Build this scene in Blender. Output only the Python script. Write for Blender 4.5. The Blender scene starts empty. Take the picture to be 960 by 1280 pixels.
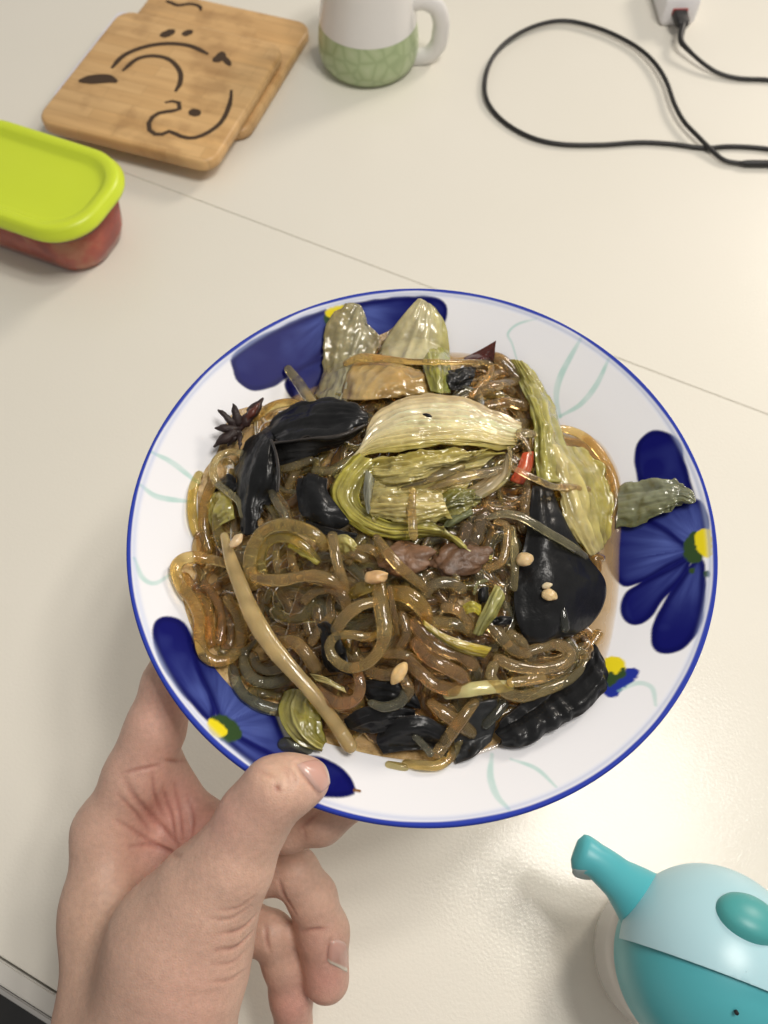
import bpy, bmesh, math, random
import numpy as np
from mathutils import Vector, Matrix
from mathutils.bvhtree import BVHTree

random.seed(4)
rng = np.random.default_rng(4)
S = bpy.context.scene
COL = S.collection

# ------------------------------------------------------------------ camera, world, lamps, exposure
CAM_H = 0.45
DEP = math.radians(63.9)          # how far the camera looks down
FPX = 997.0                       # focal length in pixels of the 960 x 1280 photograph
cam = bpy.data.cameras.new('camera')
cam.sensor_fit = 'VERTICAL'; cam.sensor_height = 24.0
cam.lens = 24.0 * FPX / 1280.0
cam.clip_start = 0.01; cam.clip_end = 60
cam.dof.use_dof = True; cam.dof.focus_distance = 0.295; cam.dof.aperture_fstop = 9.5
camo = bpy.data.objects.new('camera', cam); COL.objects.link(camo)
camo.location = (0, 0, CAM_H)
camo.rotation_euler = (math.pi / 2 - DEP, 0, 0)
S.camera = camo

w = bpy.data.worlds.new('World'); S.world = w; w.use_nodes = True
w.node_tree.nodes['Background'].inputs[0].default_value = (1.0, 0.965, 0.92, 1)
w.node_tree.nodes['Background'].inputs[1].default_value = 0.33

def lamp(name, kind, loc, power, color, size, aim=None):
    l = bpy.data.lights.new(name, kind); l.energy = power; l.color = color
    if kind == 'AREA':
        l.shape = 'DISK'; l.size = size
    else:
        l.shadow_soft_size = size
    o = bpy.data.objects.new(name, l); COL.objects.link(o); o.location = loc
    if aim is not None:
        o.rotation_euler = (Vector(aim) - Vector(loc)).to_track_quat('-Z', 'Y').to_euler()
    return o

# the ceiling fitting above the table: a ring of round bulbs, and a warm lamp further into the room
LX, LY, LZ = 0.41, 0.20, 1.22
for k in range(6):
    a = math.radians(60 * k + 12)
    lamp('chandelier_bulb', 'POINT', (LX + .15 * math.cos(a), LY + .15 * math.sin(a), LZ), 6.4, (1.0, 0.95, 0.88), 0.05)
lamp('room_lamp', 'AREA', (1.75, 1.95, 1.35), 30, (1.0, 0.90, 0.78), 0.6, (0, .4, 0))

S.view_settings.view_transform = 'Standard'
S.view_settings.look = 'None'
S.view_settings.exposure = -0.02
S.view_settings.gamma = 1.0
S.view_settings.use_curve_mapping = False

# ------------------------------------------------------------------ measuring: picture point -> point on a plane of the place
sD, cD = math.sin(DEP), math.cos(DEP)
def ray(px, py):
    a = (np.asarray(px, float) - 480) / FPX; b = (np.asarray(py, float) - 640) / FPX
    return a, -b * sD + cD, -(b * cD + sD)
def P(px, py, z=0.0):
    dx, dy, dz = ray(px, py); t = (z - CAM_H) / dz
    return Vector((float(dx * t), float(dy * t), float(z)))
def PY(px, py, Y):                # on an upright plane at distance Y
    dx, dy, dz = ray(px, py); t = Y / dy
    return Vector((float(dx * t), Y, float(CAM_H + dz * t)))

# ------------------------------------------------------------------ helpers
def tag(o, label=None, cat=None, group=None, kind=None):
    if label: o['label'] = label
    if cat: o['category'] = cat
    if group: o['group'] = group
    if kind: o['kind'] = kind
    return o
def empty(name, loc, label, cat, group=None, rz=0):
    o = bpy.data.objects.new(name, None); COL.objects.link(o)
    o.location = loc; o.rotation_euler = (0, 0, rz); o.empty_display_size = .02
    return tag(o, label, cat, group)
def mesh(name, verts, faces, mat, parent=None, smooth=True, cols=None):
    me = bpy.data.meshes.new(name)
    verts = np.asarray(verts, float)
    me.from_pydata(verts.tolist(), [], [tuple(int(i) for i in f) for f in faces])
    if cols is not None:
        at = me.color_attributes.new('Col', 'FLOAT_COLOR', 'POINT')
        c4 = np.ones((len(verts), 4), np.float32); c4[:, :3] = cols
        at.data.foreach_set('color', c4.ravel())
    if smooth:
        me.polygons.foreach_set('use_smooth', [True] * len(me.polygons))
    me.materials.append(mat)
    if len(verts) < 40000:
        bm = bmesh.new(); bm.from_mesh(me); bmesh.ops.recalc_face_normals(bm, faces=bm.faces); bm.to_mesh(me); bm.free()
    me.update()
    o = bpy.data.objects.new(name, me); COL.objects.link(o)
    if parent is not None: put(o, parent)
    return o
def put(o, parent):               # parent, keeping the world-space coordinates the mesh was built in
    o.parent = parent
    loc = Matrix.Translation(parent.location) @ parent.rotation_euler.to_matrix().to_4x4()
    o.matrix_parent_inverse = loc.inverted()
def from_bm(name, bm, mat, parent=None, smooth=True):
    me = bpy.data.meshes.new(name); bm.normal_update(); bm.to_mesh(me); bm.free()
    if smooth: me.polygons.foreach_set('use_smooth', [True] * len(me.polygons))
    me.materials.append(mat)
    o = bpy.data.objects.new(name, me); COL.objects.link(o)
    if parent is not None: put(o, parent)
    return o
def catmull(pts, n, closed=False):
    pts = np.asarray(pts, float)
    if len(pts) == 2:
        t = np.linspace(0, 1, n)[:, None]; return pts[0] * (1 - t) + pts[1] * t
    if closed:
        p = np.vstack([pts[-1], pts, pts[0], pts[1]])
    else:
        p = np.vstack([2 * pts[0] - pts[1], pts, 2 * pts[-1] - pts[-2]])
    out = []
    m = len(p) - 3
    for i in range(m):
        t = np.linspace(0, 1, 12, endpoint=False)[:, None]
        a, b, c, d = p[i], p[i + 1], p[i + 2], p[i + 3]
        out.append(.5 * (2 * b + (c - a) * t + (2 * a - 5 * b + 4 * c - d) * t ** 2 + (3 * b - a - 3 * c + d) * t ** 3))
    out = np.vstack(out + [p[-2][None]])
    L = np.r_[0, np.cumsum(np.linalg.norm(np.diff(out[:, :2], axis=0), axis=1) + 1e-9)]
    s = np.linspace(0, L[-1], n)
    return np.stack([np.interp(s, L, out[:, k]) for k in range(out.shape[1])], 1)
def hash2(i, j, seed):
    n = (i.astype(np.int64) * 374761393 + j.astype(np.int64) * 668265263 + seed * 974711) & 0x7fffffff
    n = ((n ^ (n >> 13)) * 1274126177) & 0x7fffffff
    return ((n ^ (n >> 16)) & 0xffff) / 65535.0
def vnoise(x, y, seed=0):         # smooth value noise, -1 .. 1
    x = np.asarray(x, float); y = np.asarray(y, float)
    i = np.floor(x); j = np.floor(y); u = x - i; v = y - j
    u = u * u * (3 - 2 * u); v = v * v * (3 - 2 * v)
    a = hash2(i, j, seed); b = hash2(i + 1, j, seed); c = hash2(i, j + 1, seed); d = hash2(i + 1, j + 1, seed)
    return 2 * ((a * (1 - u) + b * u) * (1 - v) + (c * (1 - u) + d * u) * v) - 1
def fbm(x, y, seed=0, o=3):
    return sum(vnoise(x * 2 ** k, y * 2 ** k, seed + 17 * k) / 2 ** k for k in range(o)) / 1.75
def tube(path, rad, sides=10, flat=1.0, caps=True):
    path = np.asarray(path, float); n = len(path)
    rad = np.broadcast_to(np.asarray(rad, float), (n,)).copy()
    T = np.gradient(path, axis=0); T /= np.linalg.norm(T, axis=1)[:, None] + 1e-12
    up = np.array([0, 0, 1.0]); N = np.zeros_like(T)
    prev = None
    for i in range(n):
        b = np.cross(T[i], up)
        if np.linalg.norm(b) < .15: b = prev if prev is not None else np.array([1., 0, 0])
        b = b - T[i] * b.dot(T[i]); b /= np.linalg.norm(b) + 1e-12
        if prev is not None and b.dot(prev) < 0: b = -b
        prev = b; N[i] = b
    B = np.cross(N, T)
    ang = np.linspace(0, 2 * math.pi, sides, endpoint=False)
    rings = []
    def ring(c, nn, bb, r): return c + r * (np.cos(ang)[:, None] * nn + flat * np.sin(ang)[:, None] * bb)
    if caps:
        for q in (1.0, .8, .5): rings.append(ring(path[0] - T[0] * rad[0] * .8 * math.sin(q * math.pi / 2), N[0], B[0], rad[0] * max(.05, math.cos(q * math.pi / 2))))
    for i in range(n): rings.append(ring(path[i], N[i], B[i], rad[i]))
    if caps:
        for q in (.5, .8, 1.0): rings.append(ring(path[-1] + T[-1] * rad[-1] * .8 * math.sin(q * math.pi / 2), N[-1], B[-1], rad[-1] * max(.05, math.cos(q * math.pi / 2))))
    V = np.vstack(rings); m = len(rings); F = []
    for i in range(m - 1):
        for k in range(sides):
            k2 = (k + 1) % sides
            F.append((i * sides + k, i * sides + k2, (i + 1) * sides + k2, (i + 1) * sides + k))
    F.append(tuple(range(sides - 1, -1, -1))); F.append(tuple((m - 1) * sides + k for k in range(sides)))
    return V, F
def join(parts):
    V = []; F = []; o = 0
    for v, f in parts:
        V.append(v); F += [tuple(i + o for i in q) for q in f]; o += len(v)
    return np.vstack(V), F
def lathe(profile, n=64, center=(0, 0, 0), close=False):
    profile = np.asarray(profile, float); m = len(profile)
    a = np.linspace(0, 2 * math.pi, n, endpoint=False)
    V = np.zeros((m, n, 3))
    V[:, :, 0] = profile[:, 0:1] * np.cos(a) + center[0]
    V[:, :, 1] = profile[:, 0:1] * np.sin(a) + center[1]
    V[:, :, 2] = profile[:, 1:2] + center[2]
    F = [(i * n + k, i * n + (k + 1) % n, (i + 1) * n + (k + 1) % n, (i + 1) * n + k) for i in range(m - 1) for k in range(n)]
    return V.reshape(-1, 3), F
def rounded_rect(w_, h_, r, n=10):
    pts = []
    for cx, cy, a0 in ((w_ / 2 - r, h_ / 2 - r, 0), (-w_ / 2 + r, h_ / 2 - r, 90), (-w_ / 2 + r, -h_ / 2 + r, 180), (w_ / 2 - r, -h_ / 2 + r, 270)):
        for k in range(n + 1):
            a = math.radians(a0 + 90 * k / n); pts.append((cx + r * math.cos(a), cy + r * math.sin(a)))
    return np.array(pts)
def stack_loops(loops, cap_bottom=True, cap_top=True):
    n = len(loops[0]); V = np.vstack(loops); F = []
    for i in range(len(loops) - 1):
        for k in range(n):
            F.append((i * n + k, i * n + (k + 1) % n, (i + 1) * n + (k + 1) % n, (i + 1) * n + k))
    if cap_bottom: F.append(tuple(range(n - 1, -1, -1)))
    if cap_top: F.append(tuple((len(loops) - 1) * n + k for k in range(n)))
    return V, F
def place2(xy, org, ux, uy, z):    # 2-D outline -> world, on a horizontal plane
    xy = np.asarray(xy, float)
    q = np.array(org)[None, :2] + xy[:, :1] * np.array(ux)[None] + xy[:, 1:2] * np.array(uy)[None]
    return np.c_[q, np.full(len(q), z)]

# ------------------------------------------------------------------ materials
def new_mat(name, base=(.8, .8, .8), rough=.5, **kw):
    m = bpy.data.materials.new(name); m.use_nodes = True
    b = m.node_tree.nodes['Principled BSDF']
    b.inputs['Base Color'].default_value = (*base, 1); b.inputs['Roughness'].default_value = rough
    for k, v in kw.items():
        b.inputs[k].default_value = v
    return m, m.node_tree, b
def node(nt, kind, **kw):
    n = nt.nodes.new(kind)
    for k, v in kw.items():
        if hasattr(n, k) and not k[0].isupper(): setattr(n, k, v)
        else: n.inputs[k.replace('_', ' ')].default_value = v
    return n
def noise_node(nt, scale, detail=4, rough=.5, stretch=None):
    tc = nt.nodes.new('ShaderNodeTexCoord'); n = nt.nodes.new('ShaderNodeTexNoise')
    n.inputs['Scale'].default_value = scale; n.inputs['Detail'].default_value = detail; n.inputs['Roughness'].default_value = rough
    if stretch:
        mp = nt.nodes.new('ShaderNodeMapping'); mp.inputs['Scale'].default_value = stretch
        nt.links.new(tc.outputs['Object'], mp.inputs[0]); nt.links.new(mp.outputs[0], n.inputs['Vector'])
    else:
        nt.links.new(tc.outputs['Object'], n.inputs['Vector'])
    return n
def bump(nt, b, src, strength=.2, dist=.001):
    bp = nt.nodes.new('ShaderNodeBump'); bp.inputs['Strength'].default_value = strength; bp.inputs['Distance'].default_value = dist
    nt.links.new(src, bp.inputs['Height']); nt.links.new(bp.outputs[0], b.inputs['Normal'])
    if 'Coat Normal' in b.inputs: nt.links.new(bp.outputs[0], b.inputs['Coat Normal'])
    return bp
def ramp(nt, src, stops):
    r = nt.nodes.new('ShaderNodeValToRGB'); e = r.color_ramp.elements
    e[0].position = stops[0][0]; e[0].color = (*stops[0][1], 1)
    e[1].position = stops[-1][0]; e[1].color = (*stops[-1][1], 1)
    for p_, c_ in stops[1:-1]:
        q = e.new(p_); q.color = (*c_, 1)
    nt.links.new(src, r.inputs[0]); return r
def col_attr(nt, b, vary=None):
    a = nt.nodes.new('ShaderNodeVertexColor'); a.layer_name = 'Col'
    out = a.outputs[0]
    if vary:
        n = noise_node(nt, vary[0], 4)
        r = ramp(nt, n.outputs['Fac'], [(.3, (1 - vary[1],) * 3), (.7, (1 + vary[1],) * 3)])
        mx = nt.nodes.new('ShaderNodeMix'); mx.data_type = 'RGBA'; mx.blend_type = 'MULTIPLY'; mx.inputs[0].default_value = 1
        nt.links.new(out, mx.inputs[6]); nt.links.new(r.outputs[0], mx.inputs[7]); out = mx.outputs[2]
    nt.links.new(out, b.inputs['Base Color'])
    return a

# table: milky, faintly pebbled glass-like top
M_table, nt, b = new_mat('table_top', (.70, .66, .56), .45, **{'Coat Weight': .42, 'Coat Roughness': .075})
n1 = noise_node(nt, 5, 3); n2 = noise_node(nt, 620, 3, .6); n3 = noise_node(nt, 45, 4)
r = ramp(nt, n1.outputs['Fac'], [(.3, (.76, .728, .640)), (.7, (.785, .752, .668))]); nt.links.new(r.outputs[0], b.inputs['Base Color'])
r2 = ramp(nt, n3.outputs['Fac'], [(.3, (.42,) * 3), (.7, (.46,) * 3)]); nt.links.new(r2.outputs[0], b.inputs['Roughness'])
bump(nt, b, n2.outputs['Fac'], .22, .0006)
M_trim, nt, b = new_mat('table_trim', (.62, .60, .55), .35)
M_metal, nt, b = new_mat('edge_metal', (.55, .53, .50), .35, Metallic=.8)
M_seam, nt, b = new_mat('seam', (.50, .47, .40), .6)
M_floor, nt, b = new_mat('floor', (.03, .03, .032), .5)
n1 = noise_node(nt, 8, 4); r = ramp(nt, n1.outputs['Fac'], [(.3, (.02, .021, .024)), (.7, (.05, .048, .046))]); nt.links.new(r.outputs[0], b.inputs['Base Color'])

# ------------------------------------------------------------------ the table and the floor
SEAM = math.radians(-26.2)
ux = np.array([math.cos(SEAM), math.sin(SEAM)]); uy = np.array([-ux[1], ux[0]])    # along the seam, across it
so = np.array([.03, .41])                                                           # a point on the far seam
so = np.array(P(540, 360)[:2])
bo = np.array(P(30, 1216)[:2]); eo = np.array(P(25, 1256)[:2])
d_seam = 0.0; d_bot = float((bo - so) @ uy); d_edge = float((eo - so) @ uy)
table = empty('dining_table', (0.1, .25, 0), 'cream dining table with a milky glass top, a thin seam and a metal front edge', 'table')
def slab(name, x0, x1, y0, y1, z0, z1, mat, bev=.0012):
    bm = bmesh.new()
    vs = [bm.verts.new((*(so + ux * x + uy * y), z)) for z in (z0, z1) for x, y in ((x0, y0), (x1, y0), (x1, y1), (x0, y1))]
    for f in ((3, 2, 1, 0), (4, 5, 6, 7), (0, 1, 5, 4), (1, 2, 6, 5), (2, 3, 7, 6), (3, 0, 4, 7)): bm.faces.new([vs[i] for i in f])
    bmesh.ops.bevel(bm, geom=[e for e in bm.edges if all(v.co.z > z0 + 1e-6 for v in e.verts)], offset=bev, segments=2, affect='EDGES')
    return from_bm(name, bm, mat, table, smooth=False)
slab('table_panel', -.85, .95, .00012, .85, -.012, 0, M_table, .0005)
slab('table_panel', -.85, .95, d_bot + .0006, -.00012, -.012, 0, M_table, .0005)
slab('front_trim', -.85, .95, d_edge + .0022, d_bot - .0006, -.012, -.0003, M_trim, .0008)
slab('metal_edge', -.85, .95, d_edge - .001, d_edge + .0016, -.030, -.0012, M_metal, .0006)
slab('under_frame', -.83, .93, d_edge + .004, .83, -.030, -.013, M_seam, .001)
for x, y in ((-.75, d_edge + .06), (.85, d_edge + .06), (-.75, .75), (.85, .75)):
    slab('table_leg', x, x + .06, y, y + .06, -.72, -.031, M_trim, .004)
fl = mesh('floor', [(-3, -3, -.72), (3, -3, -.72), (3, 4, -.72), (-3, 4, -.72)], [(0, 1, 2, 3)], M_floor, smooth=False)
tag(fl, 'dark floor far below the front edge of the table', kind='structure')

# ------------------------------------------------------------------ two bamboo boards and the white sheet under the upper one
def bamboo(name, ang):
    m, nt, b = new_mat(name, (.5, .33, .15), .42)
    tc = nt.nodes.new('ShaderNodeTexCoord'); mp = nt.nodes.new('ShaderNodeMapping'); mp.inputs['Rotation'].default_value = (0, 0, -ang)
    nt.links.new(tc.outputs['Object'], mp.inputs[0])
    mp2 = nt.nodes.new('ShaderNodeMapping'); mp2.inputs['Scale'].default_value = (14, 150, 60); nt.links.new(mp.outputs[0], mp2.inputs[0])
    n1 = nt.nodes.new('ShaderNodeTexNoise'); n1.inputs['Scale'].default_value = 1; n1.inputs['Detail'].default_value = 5; nt.links.new(mp2.outputs[0], n1.inputs['Vector'])
    br = nt.nodes.new('ShaderNodeTexBrick'); br.offset = .37; br.inputs['Scale'].default_value = 1; br.inputs['Brick Width'].default_value = .075; br.inputs['Row Height'].default_value = .0125
    br.inputs['Mortar Size'].default_value = .0002; br.inputs['Color1'].default_value = (.70, .45, .205, 1); br.inputs['Color2'].default_value = (.62, .375, .155, 1); br.inputs['Mortar'].default_value = (.50, .31, .13, 1)
    nt.links.new(mp.outputs[0], br.inputs['Vector'])
    mx = nt.nodes.new('ShaderNodeMix'); mx.data_type = 'RGBA'; mx.blend_type = 'MULTIPLY'; mx.inputs[0].default_value = 1
    r = ramp(nt, n1.outputs['Fac'], [(.25, (.84, .81, .77)), (.55, (1, 1, 1)), (.8, (1.12, 1.1, 1.05))])
    nt.links.new(br.outputs[0], mx.inputs[6]); nt.links.new(r.outputs[0], mx.inputs[7])
    n4 = noise_node(nt, 26, 4); r4 = ramp(nt, n4.outputs['Fac'], [(.36, (.55, .48, .42)), (.47, (1, 1, 1))])   # damp stains
    mx2 = nt.nodes.new('ShaderNodeMix'); mx2.data_type = 'RGBA'; mx2.blend_type = 'MULTIPLY'; mx2.inputs[0].default_value = .5
    nt.links.new(mx.outputs[2], mx2.inputs[6]); nt.links.new(r4.outputs[0], mx2.inputs[7])
    nt.links.new(mx2.outputs[2], b.inputs['Base Color'])
    bump(nt, b, n1.outputs['Fac'], .15, .0004)
    return m
BA = math.radians(-19.0)
M_bamboo = bamboo('bamboo', BA)
M_burn, nt, b = new_mat('burnt_groove', (.055, .03, .014), .8)
bux = np.array([math.cos(BA), math.sin(BA)]); buy = np.array([-bux[1], bux[0]])
def board(org, size, z0, z1, name, label, group):
    root = empty(name, (*org, z0), label, 'bamboo board', group)
    loops = []
    R = rounded_rect(size[0], size[1], .014)
    for z, ins in ((z0, .0016), (z0 + .0016, 0), (z1 - .002, 0), (z1 - .0006, .0007), (z1, .002)):
        k = 1 - 2 * ins / size[0]; loops.append(place2(R * k, org, bux, buy, z))
    V, F = stack_loops(loops)
    mesh('slab', V, F, M_bamboo, root)
    return root
Z2, Z1 = .010, .0215
c_top = (np.array(P(42, 150, Z1)[:2]) + np.array(P(358, 57, Z1)[:2])) / 2
c_top = np.array(P(264, 206, Z1)[:2]) + buy * .075 - bux * .0765
G = 'bamboo boards in the stack'
b_top = board(c_top, (.153, .150), Z2 + .0012, Z1, 'bamboo_board', 'upper bamboo board carved with a whole curving line face', G)
c_low = np.array(P(391, 29, Z2)[:2]) - bux * .0765 - buy * .075
b_low = board(c_low, (.153, .150), .0004, Z2, 'bamboo_board', 'lower bamboo board, mostly covered, its edges jutting out behind the upper board', G)
def groove(path_px, wpx, z, parent):
    pts = catmull(path_px, 26)
    W = np.array([P(x, y, z)[:] for x, y in pts])
    hw = np.full(len(pts), wpx * 1.5 / 2 * .62 / FPX); tt = np.linspace(0, 1, len(pts)); hw *= np.clip(4 * np.minimum(tt, 1 - tt), .12, 1) ** .5 if wpx > 5.5 else np.clip(14 * np.minimum(tt, 1 - tt), .3, 1) ** .5
    T = np.gradient(W[:, :2], axis=0); T /= np.linalg.norm(T, axis=1)[:, None]; N = np.c_[-T[:, 1], T[:, 0]]
    L = W.copy(); L[:, :2] += N * hw[:, None]; R = W.copy(); R[:, :2] -= N * hw[:, None]; Mi = W.copy(); Mi[:, 2] -= .0003
    Mi[:, 2] += .0005; n = len(W)
    L[:, 2] += .00018; R[:, 2] += .00018
    V = np.vstack([L, Mi, R]); F = []
    for i in range(n - 1):
        F += [(i, n + i, n + i + 1, i + 1), (n + i, 2 * n + i, 2 * n + i + 1, n + i + 1)]
    return V, F
q = lambda L: [(x / 2.4, y / 2.4) for x, y in L]
strokes = [(q([(335, 205), (370, 168), (430, 142), (500, 131), (570, 138), (625, 163)]), 5),
           (q([(368, 213), (410, 178), (460, 168), (510, 180), (540, 215), (540, 250), (526, 275)]), 4.5),
           (q([(694, 270), (690, 310), (665, 365), (620, 400), (575, 415), (530, 405), (515, 392), (480, 405), (452, 395), (446, 372), (465, 345), (500, 335), (535, 330), (542, 315), (525, 303), (495, 308)]), 4.2),
           (q([(236, 244), (260, 240), (290, 236), (320, 236), (352, 246)]), 11), (q([(250, 246), (300, 243), (345, 240)]), 7),
           (q([(480, 108), (500, 102), (524, 90)]), 9), (q([(546, 104), (560, 100), (578, 92)]), 7.5),
           (q([(640, 185), (660, 172), (668, 155)]), 9), (q([(655, 165), (675, 178), (692, 198)]), 6), (q([(566, 335), (584, 338), (600, 345)]), 9)]
V, F = join([groove(p_, w_, Z1, None) for p_, w_ in strokes])
mesh('carved_line', V, F, M_burn, b_top)
V, F = join([groove(q(p_), w_, Z2, None) for p_, w_ in (([(498, 3), (515, 9), (535, 16), (570, 12), (598, 19), (603, 32)], 4),)])
mesh('carved_line', V, F, M_burn, b_low)
M_white, nt, b = new_mat('white_plastic', (.74, .72, .76), .4)
sheet_o = np.array(P(56, 115, Z2)[:2]) + bux * .0800 + buy * .056
V, F = stack_loops([place2(rounded_rect(.142, .120, .006), sheet_o, bux, buy, z) for z in (Z2 + .0002, Z2 + .0010)])
tag(mesh('plastic_sheet', V, F, M_white, smooth=False), 'thin white plastic sheet sandwiched between the two bamboo boards', 'plastic sheet')

# ------------------------------------------------------------------ food box with a lime lid
M_lime, nt, b = new_mat('lime_plastic', (.60, .72, .035), .36, **{'Subsurface Weight': .15, 'Subsurface Radius': (.01, .01, .002), 'Subsurface Scale': .5})
n1 = noise_node(nt, 40, 2); bump(nt, b, n1.outputs['Fac'], .04, .001)
M_clear, nt, b = new_mat('clear_plastic', (.97, .95, .93), .06, **{'Transmission Weight': .95, 'IOR': 1.2})
M_red, nt, b = new_mat('red_food', (.35, .05, .02), .25, **{'Subsurface Weight': .2, 'Subsurface Radius': (.01, .003, .002)})
n1 = noise_node(nt, 48, 4); r = ramp(nt, n1.outputs['Fac'], [(.34, (.34, .03, .012)), (.5, (.52, .075, .03)), (.70, (.66, .28, .13))]); nt.links.new(r.outputs[0], b.inputs['Base Color'])
CA = math.radians(-23)
cux = np.array([math.cos(CA), math.sin(CA)]); cuy = np.array([-cux[1], cux[0]])
ZL = .054
cw, cl = .084, .140
right_mid = np.array(P(131, 250, ZL)[:2])
co = right_mid - cux * cl / 2
box = empty('food_box', (*co, 0), 'clear plastic food box of red food under a lime green lid', 'food box')
loops = []
for z, w_, l_, r_ in ((.0008, cw - .034, cl - .034, .020), (.0030, cw - .024, cl - .024, .024), (.012, cw - .018, cl - .018, .026), (ZL - .0084, cw - .010, cl - .010, .029)):
    loops.append(place2(rounded_rect(l_, w_, r_), co, cux, cuy, z))
for z, w_, l_, r_ in ((ZL - .0084, cw - .0125, cl - .0125, .028), (.012, cw - .0205, cl - .0205, .025), (.0040, cw - .0265, cl - .0265, .023)):
    loops.append(place2(rounded_rect(l_, w_, r_), co, cux, cuy, z))
V, F = stack_loops(loops); mesh('tub', V, F, M_clear, box)
loops = []
for z, ins, r_ in ((ZL - .0088, .0005, .032), (ZL - .0092, -.0012, .033), (ZL - .0066, -.0016, .033), (ZL - .0046, -.0005, .033), (ZL - .003, .0, .033), (ZL - .0006, .0012, .032), (ZL, .0035, .031), (ZL - .0002, .0075, .028), (ZL - .0015, .0095, .026), (ZL - .0042, .0115, .024), (ZL - .0046, .014, .022), (ZL - .0046, .03, .012)):
    loops.append(place2(rounded_rect(cl - 2 * ins, cw - 2 * ins, r_), co, cux, cuy, z))
V, F = stack_loops(loops); mesh('lid', V, F, M_lime, box)
loops = []
for z, w_, l_, r_ in ((.0015, cw - .032, cl - .032, .020), (.0036, cw - .0245, cl - .0245, .024), (.012, cw - .0190, cl - .0190, .026), (.034, cw - .0145, cl - .0145, .0275), (.037, cw - .03, cl - .03, .02)):
    loops.append(place2(rounded_rect(l_, w_, r_), co, cux, cuy, z))
V, F = stack_loops(loops)
tag(mesh('pickled_vegetables', V, F, M_red), 'red pickled food filling the clear box with the lime lid', 'food')

# ------------------------------------------------------------------ mug
M_mug, nt, b = new_mat('mug_white', (.74, .72, .70), .22)
M_mugin, nt, b = new_mat('mug_inside', (.78, .76, .73), .2)
M_green, nt, b = new_mat('mug_green', (.33, .42, .20), .3)
tc = nt.nodes.new('ShaderNodeTexCoord'); vo = nt.nodes.new('ShaderNodeTexVoronoi'); vo.feature = 'DISTANCE_TO_EDGE'; vo.inputs['Scale'].default_value = 85
nt.links.new(tc.outputs['Object'], vo.inputs['Vector'])
r = ramp(nt, vo.outputs['Distance'], [(.02, (.33, .41, .22)), (.12, (.40, .48, .27)), (.5, (.47, .54, .34))]); nt.links.new(r.outputs[0], b.inputs['Base Color'])
bump(nt, b, vo.outputs['Distance'], .25, .0008)
mc = P(461, 75, 0); mc = Vector((mc.x, mc.y, 0))
mug = empty('mug', mc, 'white mug with a leafy green band round its foot', 'mug')
prof = [(.001, .0005), (.034, .0005), (.0385, .0022), (.0412, .006), (.0425, .012), (.0425, .020), (.0415, .030), (.0406, .0365)]
V, F = lathe(prof, 72, mc); mesh('green_band', V, F, M_green, mug)
prof = [(.0407, .0366), (.0395, .045), (.038, .055), (.0366, .068), (.0357, .082), (.0355, .086), (.0346, .0872), (.0337, .086), (.034, .07), (.036, .05), (.038, .03), (.038, .012), (.033, .006), (.001, .0055)]
V, F = lathe(prof, 72, mc); mesh('cup', V, F, M_mug, mug)
hy = mc.y - .004
hp = catmull([tuple(PY(x, y, hy)) for x, y in ((513, 3), (530, 1), (546, 10), (552, 30), (548, 54), (536, 68), (517, 72))], 40)
hp[0, 0] -= .004; hp[-1, 0] -= .005
V, F = tube(hp, .0058, 14, 1.25); mesh('handle', V, F, M_mug, mug)

# ------------------------------------------------------------------ charger and cables
M_chg, nt, b = new_mat('charger_white', (.80, .78, .79), .3)
M_blk, nt, b = new_mat('cable_black', (.013, .012, .012), .45)
n1 = noise_node(nt, 900, 2); bump(nt, b, n1.outputs['Fac'], .2, .0004)
M_port, nt, b = new_mat('usb_red', (.40, .03, .025), .4)
fl_, fr_ = np.array(P(824, 35, 0)[:2]), np.array(P(866, 31, 0)[:2])
gx = (fr_ - fl_) / np.linalg.norm(fr_ - fl_); ga = math.radians(2)
gx = np.array([math.cos(ga), math.sin(ga)]); gy = np.array([-gx[1], gx[0]])
go = (fl_ + fr_) / 2
chg = empty('charger', (*go, 0), 'white wall charger block with a red lined socket and a black plug in it', 'charger')
W_ = .031; Hh = .024
loops = []
rr = rounded_rect(W_, Hh, .0045, 6)
for dd, k in ((0, .90), (.0008, .97), (.0025, 1.0), (.052, 1.0), (.055, .93)):
    q3 = np.c_[rr * k, np.zeros(len(rr))]
    loops.append(np.array([[*(go + gx * a + gy * dd), b2 + Hh / 2 + .0004] for a, b2, _ in q3]))
V, F = stack_loops(loops); mesh('housing', V, F, M_chg, chg)
rr = rounded_rect(.0135, .0062, .001, 3)
loops = [np.array([[*(go + gx * (a - .001) + gy * dd), b2 + Hh / 2 + .001] for a, b2 in rr]) for dd in (.0005, -.0009)]
V, F = stack_loops(loops); mesh('socket', V, F, M_port, chg)
ca = empty('cable', (*(go), .012), 'black cable with a plug pushed into the white charger, running off the edge', 'cable')
rr = rounded_rect(.0125, .0075, .002, 4)
loops = []
for dd, k, dz in ((-.0010, .97, 0), (-.0016, 1, 0), (-.012, 1, -.0003), (-.0155, .8, -.0005), (-.018, .5, -.0008)):
    loops.append(np.array([[*(go + gx * (a * k - .001) + gy * dd), b2 * k + Hh / 2 + dz] for a, b2 in rr]))
V, F = stack_loops(loops); mesh('plug', V, F, M_blk, ca)
pts = [(*(go + gx * -.001 + gy * -.016), Hh / 2 - .0006), tuple(P(851, 50, .0100)), tuple(P(860, 62, .0085)), tuple(P(880, 80, .0055)), tuple(P(900, 92, .003)), tuple(P(925, 98, .0022)), tuple(P(962, 100, .002)), tuple(P(1010, 108, .0018)), tuple(P(1060, 150, .0018))]
pts = catmull(pts, 70); rad = np.full(70, .0018); rad[:14] = np.linspace(.0032, .0019, 14)
V, F = tube(pts, rad, 10); mesh('wire', V, F, M_blk, ca)
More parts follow.
